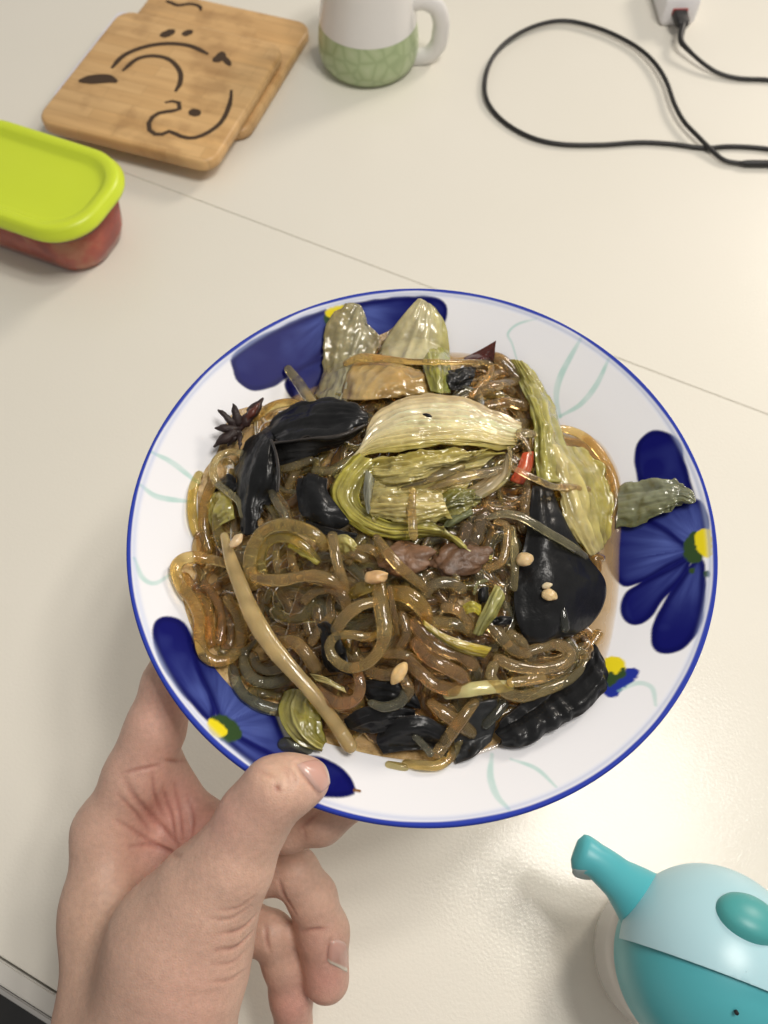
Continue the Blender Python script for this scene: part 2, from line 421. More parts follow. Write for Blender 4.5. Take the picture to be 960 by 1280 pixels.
cb = empty('cable', tuple(P(700, 180, 0)), 'black cable lying in a wide loop on the table, its thicker connector at the edge', 'cable')
lp = [(1010, 200, 2), (965, 187, 2), (915, 183, 2), (880, 185, 2), (840, 180, 2), (800, 178, 2), (752, 181, 2), (700, 180, 2), (660, 170, 2), (625, 148, 2), (607, 120, 3), (610, 85, 4), (630, 55, 5), (665, 34, 5), (705, 26, 4), (750, 36, 4), (790, 55, 4), (815, 75, 5), (832, 100, 6), (843, 130, 6.5), (855, 152, 6), (872, 170, 5.8), (890, 188, 4), (905, 200, 2.8), (920, 203.5, 2.5), (932, 204, 2.5)]
pts = catmull([(x, y, z) for x, y, z in lp], 220)
V, F = tube([tuple(P(x, y, z * .001)) for x, y, z in pts], .00185, 10); mesh('wire', V, F, M_blk, cb)
V, F = tube([tuple(P(x, y, .0030)) for x, y in ((926, 204), (934, 204.3), (960, 204.6), (985, 205), (1000, 205))], [.0018, .0027, .0028, .0028, .0026], 12); mesh('connector', V, F, M_blk, cb)

# ------------------------------------------------------------------ teal pot
M_teal, nt, b = new_mat('teal_plastic', (.08, .41, .46), .38, **{'Subsurface Weight': .1, 'Subsurface Radius': (.004, .006, .006), 'Subsurface Scale': .5})
M_tealk, nt, b = new_mat('teal_knob', (.065, .34, .34), .40)
M_pale, nt, b = new_mat('pale_blue_plastic', (.42, .65, .72), .33, **{'Subsurface Weight': .1, 'Subsurface Radius': (.004, .006, .006), 'Subsurface Scale': .5})
M_milk, nt, b = new_mat('milky_plastic', (.92, .90, .86), .2, **{'Alpha': .55, 'Transmission Weight': .3, 'Subsurface Weight': .3, 'Subsurface Radius': (.01, .01, .01)})
M_grey, nt, b = new_mat('grey_plastic', (.30, .37, .37), .5)
M_hole, nt, b = new_mat('vent_black', (.01, .01, .01), .8)
kc = P(897, 1208, .078)
KR = .0365
pot = empty('condiment_pot', (kc.x, kc.y, 0), 'small teal pot with pale blue flip lid and curved arm on a milky white cup', 'pot')
prof = [(.0005, .0006), (.027, .0006), (.0315, .002), (.0332, .006), (.0338, .012), (.0338, .030), (.0338, .0545), (.0318, .0545), (.0318, .03), (.0315, .012), (.029, .005), (.0005, .0045)]
V, F = lathe(prof, 72, (kc.x, kc.y, 0)); mesh('cup', V, F, M_milk, pot)
# dome
prof = [(.0338, .052), (.0362, .056), (KR, .064)] + [(KR * math.cos(math.radians(a)), .071 + (KR - .003) * math.sin(math.radians(a))) for a in range(0, 86, 5)] + [(.0003, .071 + KR - .003)]
V, F = lathe(prof, 96, (kc.x, kc.y, 0)); mesh('dome', V, F, M_teal, pot)
# lid: the part of a slightly larger dome behind a slanting cut
A_ = P(800, 1178, .098); B_ = P(962, 1241, .098); Cc = Vector((0, 0, CAM_H)) + Vector((0, .02, .12))
nrm = (B_ - A_).cross(Cc - A_).normalized()
if nrm.dot(Vector((0, 1, 0))) < 0: nrm = -nrm
bm = bmesh.new()
prof = [(KR * 1.028 * math.cos(math.radians(a)), .071 + (KR - .003) * 1.03 * math.sin(math.radians(a))) for a in range(3, 89, 3)] + [(.0002, .071 + (KR - .003) * 1.03)]
V, F = lathe(prof, 128, (kc.x, kc.y, 0))
vs = [bm.verts.new(v) for v in V]
for f in F: bm.faces.new([vs[i] for i in f])
bmesh.ops.remove_doubles(bm, verts=bm.verts, dist=3e-4)
bmesh.ops.bisect_plane(bm, geom=bm.verts[:] + bm.edges[:] + bm.faces[:], plane_co=A_, plane_no=nrm, clear_inner=True)
lid = from_bm('lid', bm, M_pale, pot)
md = lid.modifiers.new('thick', 'SOLIDIFY'); md.thickness = .0016; md.offset = .6
md = lid.modifiers.new('soft', 'BEVEL'); md.width = .0006; md.segments = 2; md.limit_method = 'ANGLE'
# thumb knob, a lens set into the lid
kn = P(942, 1141, .104)
nk = (kn - Vector((kc.x, kc.y, .071))).normalized()
tx = Vector((1, -.30, 0)); tx = (tx - nk * tx.dot(nk)).normalized(); ty = nk.cross(tx)
kn = Vector((kc.x, kc.y, .071)) + nk * (KR + .0006)
V = []; n = 40; rings = ((.10, .0042), (.35, .0040), (.65, .0034), (.85, .0022), (.96, .0008), (1.0, -.001), (1.0, -.003))
for rr_, hh in rings:
    for k in range(n):
        a = 2 * math.pi * k / n
        x_ = math.cos(a) * .0128 * max(rr_, .01); y_ = math.sin(a) * .0098 * max(rr_, .01)
        V.append(kn + tx * x_ + ty * y_ + nk * (hh - .30 * (x_ * x_ + y_ * y_) / KR * 1.0))
F = [(i * n + k, i * n + (k + 1) % n, (i + 1) * n + (k + 1) % n, (i + 1) * n + k) for i in range(len(rings) - 1) for k in range(n)]
F.append(tuple(range(n)))
mesh('thumb_tab', [tuple(v) for v in V], F, M_tealk, pot)
# curved arm
ap = catmull([(862, 1184, 60), (826, 1151, 64), (797, 1121, 71), (770, 1096, 79), (745, 1076, 82), (718, 1062, 82)], 40)
aw = np.interp(np.linspace(0, 1, 40), [0, .25, .45, .65, .85, 1], [.0290, .0222, .0132, .0086, .0072, .0088])
ath = np.interp(np.linspace(0, 1, 40), [0, .3, .7, 1], [.014, .010, .0064, .0070])
AP = np.array([tuple(P(x, y, z * .001)) for x, y, z in ap])
T = np.gradient(AP, axis=0); T /= np.linalg.norm(T, axis=1)[:, None]
V = []; n = 24
for i in range(40):
    e_k = math.sqrt(max(0.06, 1 - max(0, (i - 36) / 3.1) ** 2)) if i > 36 else 1.0; aw[i] *= e_k ** .5; ath[i] *= e_k
    b_ = np.cross(T[i], (0, 0, 1)); b_ /= np.linalg.norm(b_); u_ = np.cross(b_, T[i])
    for k in range(n):
        a = 2 * math.pi * k / n
        V.append(AP[i] + b_ * aw[i] * math.cos(a) + u_ * ath[i] * math.sin(a))
F = [(i * n + k, i * n + (k + 1) % n, (i + 1) * n + (k + 1) % n, (i + 1) * n + k) for i in range(39) for k in range(n)]
arm = mesh('arm', V, F, M_teal, pot)
F = [tuple(range(n))]; mesh('arm_tip', V[-n:], F, M_teal, pot)
en = Vector((-.12, -.85, .34)).normalized(); ec = P(731, 1075, .080) + en * .0062; ea = en.cross(Vector((0, 0, 1))).normalized(); eb = en.cross(ea)
V = []
for k_, dz_ in ((.94, -.0075), (1.0, -.0006), (.92, .0003), (.6, .0005), (.05, .0005)):
    for k in range(n):
        a = 2 * math.pi * k / n; V.append(ec + ea * (.0056 * k_ * math.cos(a)) + eb * (.0046 * k_ * math.sin(a)) + en * dz_)
F = [(i * n + k, i * n + (k + 1) % n, (i + 1) * n + (k + 1) % n, (i + 1) * n + k) for i in range(4) for k in range(n)] + [tuple(range(4 * n, 5 * n))]
mesh('arm_pad', [tuple(v) for v in V], F, M_grey, pot)
# vent hole
hc = P(916, 1257, .099); hn = (hc - Vector((kc.x, kc.y, .071))).normalized()
hc = Vector((kc.x, kc.y, .071)) + hn * (KR - .0009)
V, F = tube([tuple(hc - hn * .001), tuple(hc + hn * .0003)], .00075, 14, caps=False); mesh('vent', V, F, M_hole, pot)
# ------------------------------------------------------------------ plate
PC = np.array([.0147, .138]); PZ = .1664; PR = .115
PROF = np.array([(0, -.0300), (.045, -.0300), (.056, -.0285), (.066, -.0250), (.078, -.0195), (.090, -.0135), (.102, -.0070), (.110, -.0026), (.1138, -.0004), (.1150, .0000)])
def prof_z(r): return PZ + np.interp(r, PROF[:, 0], PROF[:, 1])
def on_surface(px, py, zf, it=14):         # where the line of sight meets the height field zf(x, y)
    dx, dy, dz = ray(px, py); z = np.full(np.shape(dx), PZ - .005)
    for _ in range(it):
        t = (z - CAM_H) / dz; x = dx * t; y = dy * t; z = .5 * z + .5 * zf(x, y)
    t = (z - CAM_H) / dz
    return np.stack([dx * t, dy * t, z], -1)
def plate_pt(px, py):
    return on_surface(px, py, lambda x, y: prof_z(np.hypot(x - PC[0], y - PC[1])))
CROP = {'1': (150, 350, 2.526), '2': (520, 350, 2.526), '3': (150, 650, 2.526), '4': (520, 650, 2.526),
        'A': (380, 360, 4.364), 'B': (560, 400, 4.364), 'C': (400, 500, 3.4286), 'D': (600, 560, 4.8),
        'E': (380, 640, 3.4286), 'F': (400, 780, 2.526), 'G': (200, 640, 3.692), 'H': (220, 480, 3.692), 'N': (260, 930, 3.657), 'p': (0, 0, 1.0)}
def cx(c, pts):
    x0, y0, s = CROP[c]; p = np.array(pts, float); p[:, 0] = x0 + p[:, 0] / s; p[:, 1] = y0 + p[:, 1] / s
    return p
def sd_poly(pts, poly):                    # signed distance to a polygon, negative inside
    d = np.full(len(pts), 1e9); inside = np.zeros(len(pts), bool); n = len(poly)
    for i in range(n):
        a = poly[i]; b = poly[(i + 1) % n]; e = b - a; w_ = pts - a
        t = np.clip((w_ @ e) / (e @ e + 1e-18), 0, 1); d = np.minimum(d, np.hypot(*(w_ - t[:, None] * e).T))
        c1 = (a[1] <= pts[:, 1]) & (b[1] > pts[:, 1]); c2 = (b[1] <= pts[:, 1]) & (a[1] > pts[:, 1])
        cr = e[0] * w_[:, 1] - e[1] * w_[:, 0]
        inside ^= (c1 & (cr > 0)) | (c2 & (cr < 0))
    return np.where(inside, -d, d)
def sd_line(pts, line):
    d = np.full(len(pts), 1e9); u = np.zeros(len(pts)); n = len(line)
    for i in range(n - 1):
        a = line[i]; e = line[i + 1] - a; w_ = pts - a
        t = np.clip((w_ @ e) / (e @ e + 1e-18), 0, 1); dd = np.hypot(*(w_ - t[:, None] * e).T)
        m = dd < d; d[m] = dd[m]; u[m] = (i + t[m]) / (n - 1)
    return d, u
NA = 1500
rr = np.unique(np.r_[np.linspace(.0005, .05, 10), np.linspace(.05, .1125, 150), np.linspace(.1125, .115, 12)])
zz = prof_z(rr)
k5 = np.ones(9) / 9; zs = np.convolve(np.pad(zz, 4, 'edge'), k5, 'valid'); zz[12:-8] = zs[12:-8]
top = np.c_[rr, zz]
lipz = [(.1155, PZ - .0004), (.1158, PZ - .0013), (.1154, PZ - .0022)]
under = [(.112, PZ - .0045), (.104, PZ - .0100), (.092, PZ - .0168), (.080, PZ - .0232), (.068, PZ - .0292), (.060, PZ - .0330), (.058, PZ - .0372), (.0545, PZ - .0372), (.053, PZ - .0338), (.03, PZ - .0338), (.0005, PZ - .0338)]
prof = np.vstack([top, lipz, under])
V, F = lathe(prof, NA, (PC[0], PC[1], 0))
pl = V[:, :2] - PC; rad_ = np.hypot(pl[:, 0], pl[:, 1]); isun = np.zeros(len(V), bool); isun[len(top) * NA + 3 * NA:] = True
col = np.tile(np.array([.80, .80, .83]), (len(V), 1))
def mixc(m, c): 
    global col
    c = np.asarray(c, float); col = col * (1 - m[:, None]) + (c if c.ndim == 2 else c[None]) * m[:, None]
def smooth(d, w_): return np.clip(.5 - d / w_, 0, 1)
act = (~isun) & (rad_ > .045)
ai = np.where(act)[0]; ap_ = V[ai][:, :2]
def paint(d, w_, c):
    m = np.zeros(len(V)); m[ai] = smooth(d, w_)
    if np.ndim(c) == 2:
        full = np.zeros((len(V), 3)); full[ai] = c; mixc(m, full)
    else: mixc(m, c)
def poly(c, pts, n=60):
    p = cx(c, pts); return plate_pt(*catmull(p, n, True).T)[:, :2]
BLUE = np.array([.0065, .0075, .115]); PALE = np.array([.12, .17, .50])
flowers = [
    ((425, 384), [('1', [(355, 240), (420, 190), (520, 140), (620, 100), (660, 95), (660, 180), (645, 230), (600, 270), (530, 310), (480, 340), (420, 350), (370, 320), (355, 280)]),
                  ('1', [(520, 320), (560, 275), (640, 240), (700, 250), (700, 360), (640, 400), (590, 392), (550, 380), (525, 350)]),
                  ('1', [(690, 90), (780, 65), (880, 52), (960, 50), (1010, 60), (1035, 90), (1015, 150), (930, 200), (830, 220), (740, 180)])], ),
    ((880, 682), [('2', [(690, 560), (700, 510), (740, 478), (790, 478), (830, 510), (850, 570), (870, 640), (890, 720), (890, 800), (820, 770), (720, 670), (695, 610)]),
                  ('2', [(655, 800), (770, 730), (880, 690), (915, 720), (925, 800), (880, 860), (800, 920), (700, 950), (645, 900)]),
                  ('4', [(600, 20), (720, -10), (850, 70), (870, 110), (800, 150), (720, 195), (650, 207), (600, 130)]),
                  ('4', [(645, 280), (660, 230), (720, 190), (800, 150), (870, 115), (850, 180), (790, 240), (740, 310), (690, 333), (655, 315)]),
                  ('4', [(740, 370), (760, 300), (820, 200), (880, 125), (912, 135), (915, 230), (900, 330), (860, 395), (810, 420), (760, 415)])]),
    ((272, 908), [('3', [(100, 360), (110, 320), (140, 305), (190, 315), (225, 360), (250, 430), (290, 520), (305, 600), (285, 640), (240, 600), (170, 520), (120, 440)]),
                  ('3', [(230, 430), (330, 440), (400, 540), (480, 600), (530, 700), (600, 745), (560, 790), (400, 730), (320, 650), (280, 560)]),
                  ('3', [(300, 620), (400, 690), (520, 745), (620, 745), (700, 780), (745, 845), (725, 872), (640, 876), (520, 840), (430, 785), (350, 720), (300, 670)])]),
]
for ctr, petals in flowers:
    cc = plate_pt(*np.array([ctr], float).T)[0, :2]
    dv = ap_ - cc; dist = np.hypot(dv[:, 0], dv[:, 1]); an = np.arctan2(dv[:, 1], dv[:, 0])
    streak = .5 + .5 * fbm(an * 9, dist * 60, 3, 3)
    for i, (c, pts) in enumerate(petals):
        pg = poly(c, pts); d = sd_poly(ap_, pg)
        f = np.clip(np.exp(-((dist - .006) / .017) ** 2) * (.10 + .8 * streak), 0, .75) * np.clip(-d / .004, 0, 1)
        f = f + .10 * np.clip(vnoise(ap_[:, 0] * 160, ap_[:, 1] * 160, 9 + i), 0, 1)
        f = np.clip(f, 0, .9)[:, None]
        paint(d + .0003 * vnoise(ap_[:, 0] * 220, ap_[:, 1] * 220, 5), .0008, BLUE * (1 - f) + PALE * f)
        dl = np.abs(d + .0012)             # darker outline where the brush pooled
        paint(np.where(d < 0, dl - .0006, 9), .0016, BLUE * .7)
YEL, DKG = (.75, .62, .02), (.035, .07, .025)
for c, pts, q_ in (('1', [(645, 112), (690, 105), (700, 130), (655, 142)], DKG), ('1', [(650, 98), (680, 80), (715, 80), (710, 100), (680, 115), (655, 115)], YEL),
                   ('4', [(845, 80), (870, 40), (890, 38), (905, 90), (905, 125), (870, 137), (848, 115)], DKG), ('4', [(885, 37), (930, 35), (932, 112), (905, 114), (885, 82)], YEL),
                   ('4', [(910, 165), (925, 160), (926, 178), (912, 180)], DKG), ('4', [(865, 155), (880, 152), (880, 168), (866, 170)], DKG),
                   ('3', [(285, 625), (330, 615), (375, 650), (384, 685), (350, 702), (318, 695), (300, 660)], DKG), ('3', [(277, 630), (302, 632), (337, 662), (328, 682), (300, 686), (281, 662)], YEL),
                   ('4', [(590, 520), (660, 470), (705, 475), (690, 505), (650, 535), (630, 560), (600, 556), (585, 540)], (.02, .035, .30)), ('4', [(595, 440), (640, 432), (662, 458), (650, 490), (600, 512)], YEL),
                   ('4', [(598, 500), (615, 478), (632, 488), (655, 465), (662, 490), (640, 505), (610, 528)], DKG)):
    d = sd_poly(ap_, poly(c, pts, 40)); paint(d + .0003 * vnoise(ap_[:, 0] * 900, ap_[:, 1] * 900, 2), .0007, q_)
SEA = np.array([.30, .56, .50])
for c, pts, wd in (('2', [(455, 432), (443, 370), (458, 300), (520, 185)], 9), ('2', [(455, 430), (520, 392), (570, 330), (608, 250)], 8),
                   ('2', [(318, 250), (303, 200), (290, 170), (320, 140), (380, 122)], 3.2), ('1', [(100, 543), (170, 580), (250, 645)], 8), ('1', [(66, 648), (120, 685), (225, 700)], 8),
                   ('3', [(45, 120), (70, 180), (110, 200), (165, 168)], 6), ('4', [(240, 740), (235, 810), (255, 870), (292, 912)], 8), ('4', [(300, 755), (380, 785), (442, 842)], 5), ('4', [(640, 540), (700, 515), (745, 530), (757, 585)], 6)):
    ln = plate_pt(*catmull(cx(c, pts), 30).T)[:, :2]
    d, u = sd_line(ap_, ln); hw = wd * .5 * .30 / FPX * (.45 + .55 * np.sin(np.clip(u, .05, .95) * math.pi))
    f = (.35 + .35 * np.clip(.5 + .5 * vnoise(ap_[:, 0] * 300, ap_[:, 1] * 300, 7), 0, 1))[:, None]
    base = col[ai]; paint(d - hw, .0007, base * (1 - f) + SEA * f * 1.0)
d, u = sd_line(ap_, plate_pt(*cx('3', [(740, 853), (757, 856)]).T)[:, :2]); paint(d - .0005, .0004, (.20, .09, .02))
wob = .0003 * vnoise(pl[:, 0] * 60, pl[:, 1] * 60, 4)
m = np.clip((rad_ - (.1136 + wob)) / .0005, 0, 1) * ((V[:, 2] > PZ - .0022) & ~isun); mixc(m, (.028, .05, .36))
m = np.exp(-((rad_ - .1128) / .0009) ** 2) * .45 * (~isun); mixc(m, (.40, .48, .74))
M_plate, nt, b = new_mat('glazed_china', (.8, .8, .8), .22, **{'Specular IOR Level': .03}); col_attr(nt, b)
n1 = noise_node(nt, 90, 2); bump(nt, b, n1.outputs['Fac'], .03, .001)
plate = mesh('plate', V, F, M_plate, cols=col)
tag(plate, 'white china plate with hand painted blue flowers and a blue rim, held over the table', 'plate')

# ------------------------------------------------------------------ the heap of food: its general height
FC = np.array([.009, .139]); 
def mound(x, y):
    dx = (x - FC[0]) / .090; dy = (y - FC[1]) / .104
    rho = np.sqrt(dx * dx + dy * dy)
    h = PZ - .0235 + .034 * np.clip(1 - rho ** 2.3, 0, 1)
    return np.maximum(h, prof_z(np.hypot(x - PC[0], y - PC[1])) + .0008)
def food_pt(pts):                          # rows of (px, py, mm above the heap) -> world
    pts = np.asarray(pts, float)
    return on_surface(pts[:, 0], pts[:, 1], lambda x, y: mound(x, y) + pts[:, 2] * .001)
OUT = np.array([(405, 470), (408, 400), (440, 385), (470, 412), (525, 378), (552, 392), (565, 440), (610, 432), (660, 455), (690, 500), (702, 538), (745, 552), (772, 600), (782, 655), (775, 720), (762, 800), (755, 860), (720, 900), (640, 930), (560, 960), (490, 955), (440, 945), (390, 930), (350, 905), (300, 880), (255, 830), (225, 770), (218, 705), (242, 690), (240, 605), (265, 560), (285, 510), (340, 500), (375, 495)], float)

def food_mat(name, rough, coat, sss, trans, bscale, bstr, vary=.12, bdist=.0006):
    m, nt, b = new_mat(name, (.5, .5, .5), rough, **{'Coat Weight': coat, 'Coat Roughness': .06, 'Subsurface Weight': sss, 'Subsurface Radius': (.006, .004, .002), 'Subsurface Scale': 1.0, 'Transmission Weight': trans, 'IOR': 1.38})
    col_attr(nt, b, (140, vary))
    n = noise_node(nt, bscale, 4, .6); bump(nt, b, n.outputs['Fac'], bstr, bdist)
    return m
M_leaf = food_mat('cooked_cabbage', .24, .7, .25, .28, 240, .35, .2)
M_stem = food_mat('cooked_stem', .22, .7, .15, .52, 260, .28)
M_noodle = food_mat('glass_noodle', .14, .75, .0, .89, 260, .45); M_noodle.node_tree.nodes['Principled BSDF'].inputs['IOR'].default_value = 1.20
M_ear = food_mat('wood_ear', .31, .12, 0, 0, 240, .55, .25); M_ear.node_tree.nodes['Principled BSDF'].inputs['Specular IOR Level'].default_value = .3
M_ear.node_tree.nodes['Principled BSDF'].inputs['Sheen Weight'].default_value = 0.0
M_anise = food_mat('anise', .55, .1, 0, 0, 900, .6, .3)
M_garlic = food_mat('garlic', .35, .3, .35, 0, 700, .4, .15)
M_meat = food_mat('meat', .45, .2, .1, 0, 420, .8, .3)
M_chili = food_mat('chili', .25, .4, .1, .1, 300, .2)
M_base, nt, b = new_mat('sauced_mass', (.10, .055, .02), .22, **{'Coat Weight': .5, 'Coat Roughness': .08, 'Subsurface Weight': .1, 'Subsurface Radius': (.004, .002, .001)})
n1 = noise_node(nt, 170, 5, .6); r = ramp(nt, n1.outputs['Fac'], [(.3, (.12, .065, .022)), (.5, (.46, .31, .13)), (.7, (.68, .50, .25))]); nt.links.new(r.outputs[0], b.inputs['Base Color']); bump(nt, b, n1.outputs['Fac'], .7, .003)
M_sauce, nt, b = new_mat('brown_sauce', (.60, .40, .18), .07, **{'Transmission Weight': .25, 'IOR': 1.35, 'Coat Weight': .5, 'Coat Roughness': .03})
n1 = noise_node(nt, 120, 3); bump(nt, b, n1.outputs['Fac'], .12, .002)
va = nt.nodes.new('ShaderNodeVertexColor'); va.layer_name = 'Col'; nt.links.new(va.outputs[0], b.inputs['Alpha'])

# the mass underneath
cpx = np.array([505, 680.0]); OUTM = OUT.copy(); OUTM[:, 0] = np.where(OUTM[:, 0] > 735, OUTM[:, 0] - 24, OUTM[:, 0]); o2 = catmull(OUTM, 150, True)
V = []; F = []; nr = 26; no = len(o2)
for i in range(nr):
    f = i / (nr - 1); p_ = cpx + (o2 - cpx) * f * .972
    W = on_surface(p_[:, 0], p_[:, 1], lambda x, y: np.maximum(mound(x, y) - .0028, prof_z(np.hypot(x - PC[0], y - PC[1])) + .0006))
    W[:, 2] += .0016 * fbm(W[:, 0] * 160, W[:, 1] * 160, 31) * (1 - f ** 4)
    if i == nr - 1: W[:, 2] = prof_z(np.hypot(W[:, 0] - PC[0], W[:, 1] - PC[1])) + .0002
    V.append(W)
V = np.vstack(V); F = [(i * no + k, i * no + (k + 1) % no, (i + 1) * no + (k + 1) % no, (i + 1) * no + k) for i in range(nr - 1) for k in range(no)]
tag(mesh('stir_fry_mass', V, F, M_base), 'dark wet mass of small stir-fried scraps under the noodles and leaves', 'food', kind='stuff')
# pooled sauce
so_ = catmull([(700, 540), (745, 548), (774, 590), (778, 640), (775, 690), (774, 740), (767, 790), (757, 830), (748, 860), (720, 890), (680, 918), (630, 934), (560, 954), (500, 952), (450, 938), (400, 918), (355, 885), (310, 850), (270, 800), (250, 760), (258, 700), (265, 610), (300, 540), (400, 480), (560, 440), (650, 470)], 160, True)
V = []
for f, dz in ((.55, .0010), (.75, .0011), (.88, .0012), (.96, .0011), (.99, .0007), (1.0, .0001)):
    p_ = cpx + (so_ - cpx) * f
    W = plate_pt(p_[:, 0], p_[:, 1]); W[:, 2] += dz + .0008 * (f < .97); V.append(W)
V = np.vstack(V); n_ = len(so_); F = [(i * n_ + k, i * n_ + (k + 1) % n_, (i + 1) * n_ + (k + 1) % n_, (i + 1) * n_ + k) for i in range(5) for k in range(n_)]
thin = np.repeat([.95, .9, .8, .62, .3, .0], n_) * (1 + .25 * fbm(V[:, 0] * 150, V[:, 1] * 150, 77))
tag(mesh('sauce', V, F, M_sauce, cols=np.repeat(np.clip(thin, 0, 1)[:, None], 3, 1)), 'thin brown sauce pooled on the plate round the foot of the food', 'sauce', kind='stuff')

def sheet(name, c, rows, cols, mat, label, cat, group=None, nu=48, nv=32, th=.0009, rib=(.0008, 7), wr=(.0008, 90), seed=1, streak=.22, curl=0, dh=0, parent=None, edge=0, vcol=None, pleat=None):
    """A leaf-like piece: rows of (x, y, mm) run along its fibres; it gets ribs, wrinkles and thickness."""
    R = []
    for r_ in rows:
        p = np.array([(*q_, 0)[:3] for q_ in r_], float); p[:, :2] = cx(c, p[:, :2]); R.append(catmull(p, nu))
    R = np.array(R); G = np.stack([catmull(R[:, i], nv) if len(R) > 2 else R[0, i] + np.linspace(0, 1, nv)[:, None] * (R[1, i] - R[0, i]) for i in range(nu)], 1)
    if len(R) > 2:                          # even spacing by row number instead of by length
        pass
    uu, vv = np.meshgrid(np.linspace(0, 1, nu), np.linspace(0, 1, nv))
    g = G.reshape(-1, 3).copy(); 
    if edge:
        ed = np.minimum(vv, 1 - vv).ravel(); wob = edge * np.exp(-ed / .07)
        e1 = uu.ravel() * 8; e2 = uu.ravel() * 21; g[:, 0] += wob * (vnoise(e1, vv.ravel() * 2, seed + 40) + .5 * vnoise(e2, vv.ravel(), seed + 44)); g[:, 1] += wob * (vnoise(e1, vv.ravel() * 2, seed + 41) + .5 * vnoise(e2, vv.ravel(), seed + 45))
    if curl: g[:, 2] += curl * (np.abs(2 * vv.ravel() - 1) ** 3)
    g[:, 2] += dh
    W = food_pt(g).reshape(nv, nu, 3)
    fib = vnoise(uu * 2.2, vv * rib[1] * 2, seed) + .5 * vnoise(uu * 4, vv * rib[1] * 5, seed + 1)
    wx = W[..., 0]; wy = W[..., 1]
    wri = fbm(wx * wr[1] * 1.6, wy * wr[1] * 1.6, seed + 3, 4) + .35 * fbm(uu * 5 + wx * 60, vv * 3 + wy * 60, seed + 9, 2)
    if mat is M_leaf: wri = .55 * wri + .85 * fbm(uu * 5 + .4 * vnoise(vv * 4, uu * 3, seed), vv * rib[1] * 1.5 + .5 * vnoise(uu * 4, vv * 3, seed + 2), seed + 31, 3)
    if mat is M_ear: wri = wri + 1.6 * fbm(uu * 3.1 + seed, vv * 2.3, seed + 21, 2)
    du = np.gradient(W, axis=1); dv = np.gradient(W, axis=0); N = np.cross(du, dv); N /= np.linalg.norm(N, axis=2)[..., None] + 1e-12
    if N[..., 2].mean() < 0: N = -N
    if pleat: wri = wri + pleat[0] * np.sin(uu * pleat[1] * 2 * math.pi + 2.5 * vnoise(uu * 5, uu * 0, seed) + 1.2 * vnoise(uu * 3, vv * 2, seed + 6)) * (.15 + .85 * vv) / max(wr[0], 1e-6)
    fade = np.minimum(1, np.minimum(np.minimum(uu, 1 - uu), np.minimum(vv, 1 - vv)) / .06)[..., None] * .7 + .3
    W = W + N * ((.6 if mat is M_leaf else 1) * rib[0] * fib + wr[0] * wri)[..., None] * fade
    t = th * (.55 + .45 * fade)
    Wb = W - N * t
    n = nu * nv; V = np.vstack([W.reshape(-1, 3), Wb.reshape(-1, 3)])
    idx = np.arange(n).reshape(nv, nu)
    a, b_, c_, d_ = idx[:-1, :-1].ravel(), idx[:-1, 1:].ravel(), idx[1:, 1:].ravel(), idx[1:, :-1].ravel()
    F = list(map(tuple, np.stack([a, b_, c_, d_], 1))) + list(map(tuple, np.stack([d_ + n, c_ + n, b_ + n, a + n], 1)))
    bd = list(idx[0]) + list(idx[1:, -1]) + list(idx[-1, -2::-1]) + list(idx[-2:0, 0])
    F += [(bd[(k + 1) % len(bd)], bd[k], bd[k] + n, bd[(k + 1) % len(bd)] + n) for k in range(len(bd))]
    cc = np.array(cols, float)
    tpos = vv.ravel() * (len(cc) - 1); i0 = np.minimum(tpos.astype(int), len(cc) - 2) if len(cc) > 1 else np.zeros(len(tpos), int); f = (tpos - i0)[:, None] if len(cc) > 1 else np.zeros((len(tpos), 1))
    C = cc[i0] * (1 - f) + cc[np.minimum(i0 + 1, len(cc) - 1)] * f
    if vcol is not None:
        k = np.clip((uu.ravel() - vcol[0]) / max(1e-6, vcol[1] - vcol[0]), 0, 1)[:, None]; C = C * (1 - k) + np.array(vcol[2]) * k
    if mat is M_leaf: C = C * np.array([1.10, 1.0, .78])
    C = C * (1 + streak * fib.ravel()[:, None] + .5 * streak * wri.ravel()[:, None]); vein = np.clip(1 - np.abs(fib.ravel()) / .16, 0, 1)[:, None] * (.35 if streak > .2 and C.mean() > .1 else 0); C = C * (1 - vein) + (C * .5 + np.array((.36, .34, .24))) * vein; C = np.clip(C, .004, .9)
    if mat is M_ear:
        rim_ = np.exp(-(np.minimum(vv, 1 - vv).ravel() / .022) ** 2)[:, None] * .8; C = C * (1 - rim_) + np.array((.050, .043, .038)) * rim_
    o = mesh(name, V, F, mat, parent, cols=np.vstack([C, C]))
    if parent is None: tag(o, label, cat, group)
    return o
NG = 'glass noodles in the stir-fry'
MARKS = {'the eyelet loop': (430, 810), 'the tall noodle arch': (350, 690), 'the large black mushroom': (700, 720), 'the big pale leaf': (540, 560), 'the dark brown meat': (575, 700), 'the pinkish meat': (505, 700), 'the olive leaf blade': (580, 805), 'the long straight stem': (360, 800), 'the round black lobe': (400, 625), 'the pleated black fan': (690, 870), 'the star anise': (298, 530), 'the maroon chili flake': (605, 443), 'the crinkled cabbage bud': (378, 900), 'the boat shaped wood ear': (410, 530), 'the hanging ear loop': (255, 760), 'the ring curled noodle': (680, 820), 'the red chili strip': (655, 588), 'the oblong garlic bit': (500, 838), 'the ruffled green strip': (690, 520), 'the smooth bottom lobe': (515, 915), 'the orange garlic bit': (470, 720)}
USED = set()
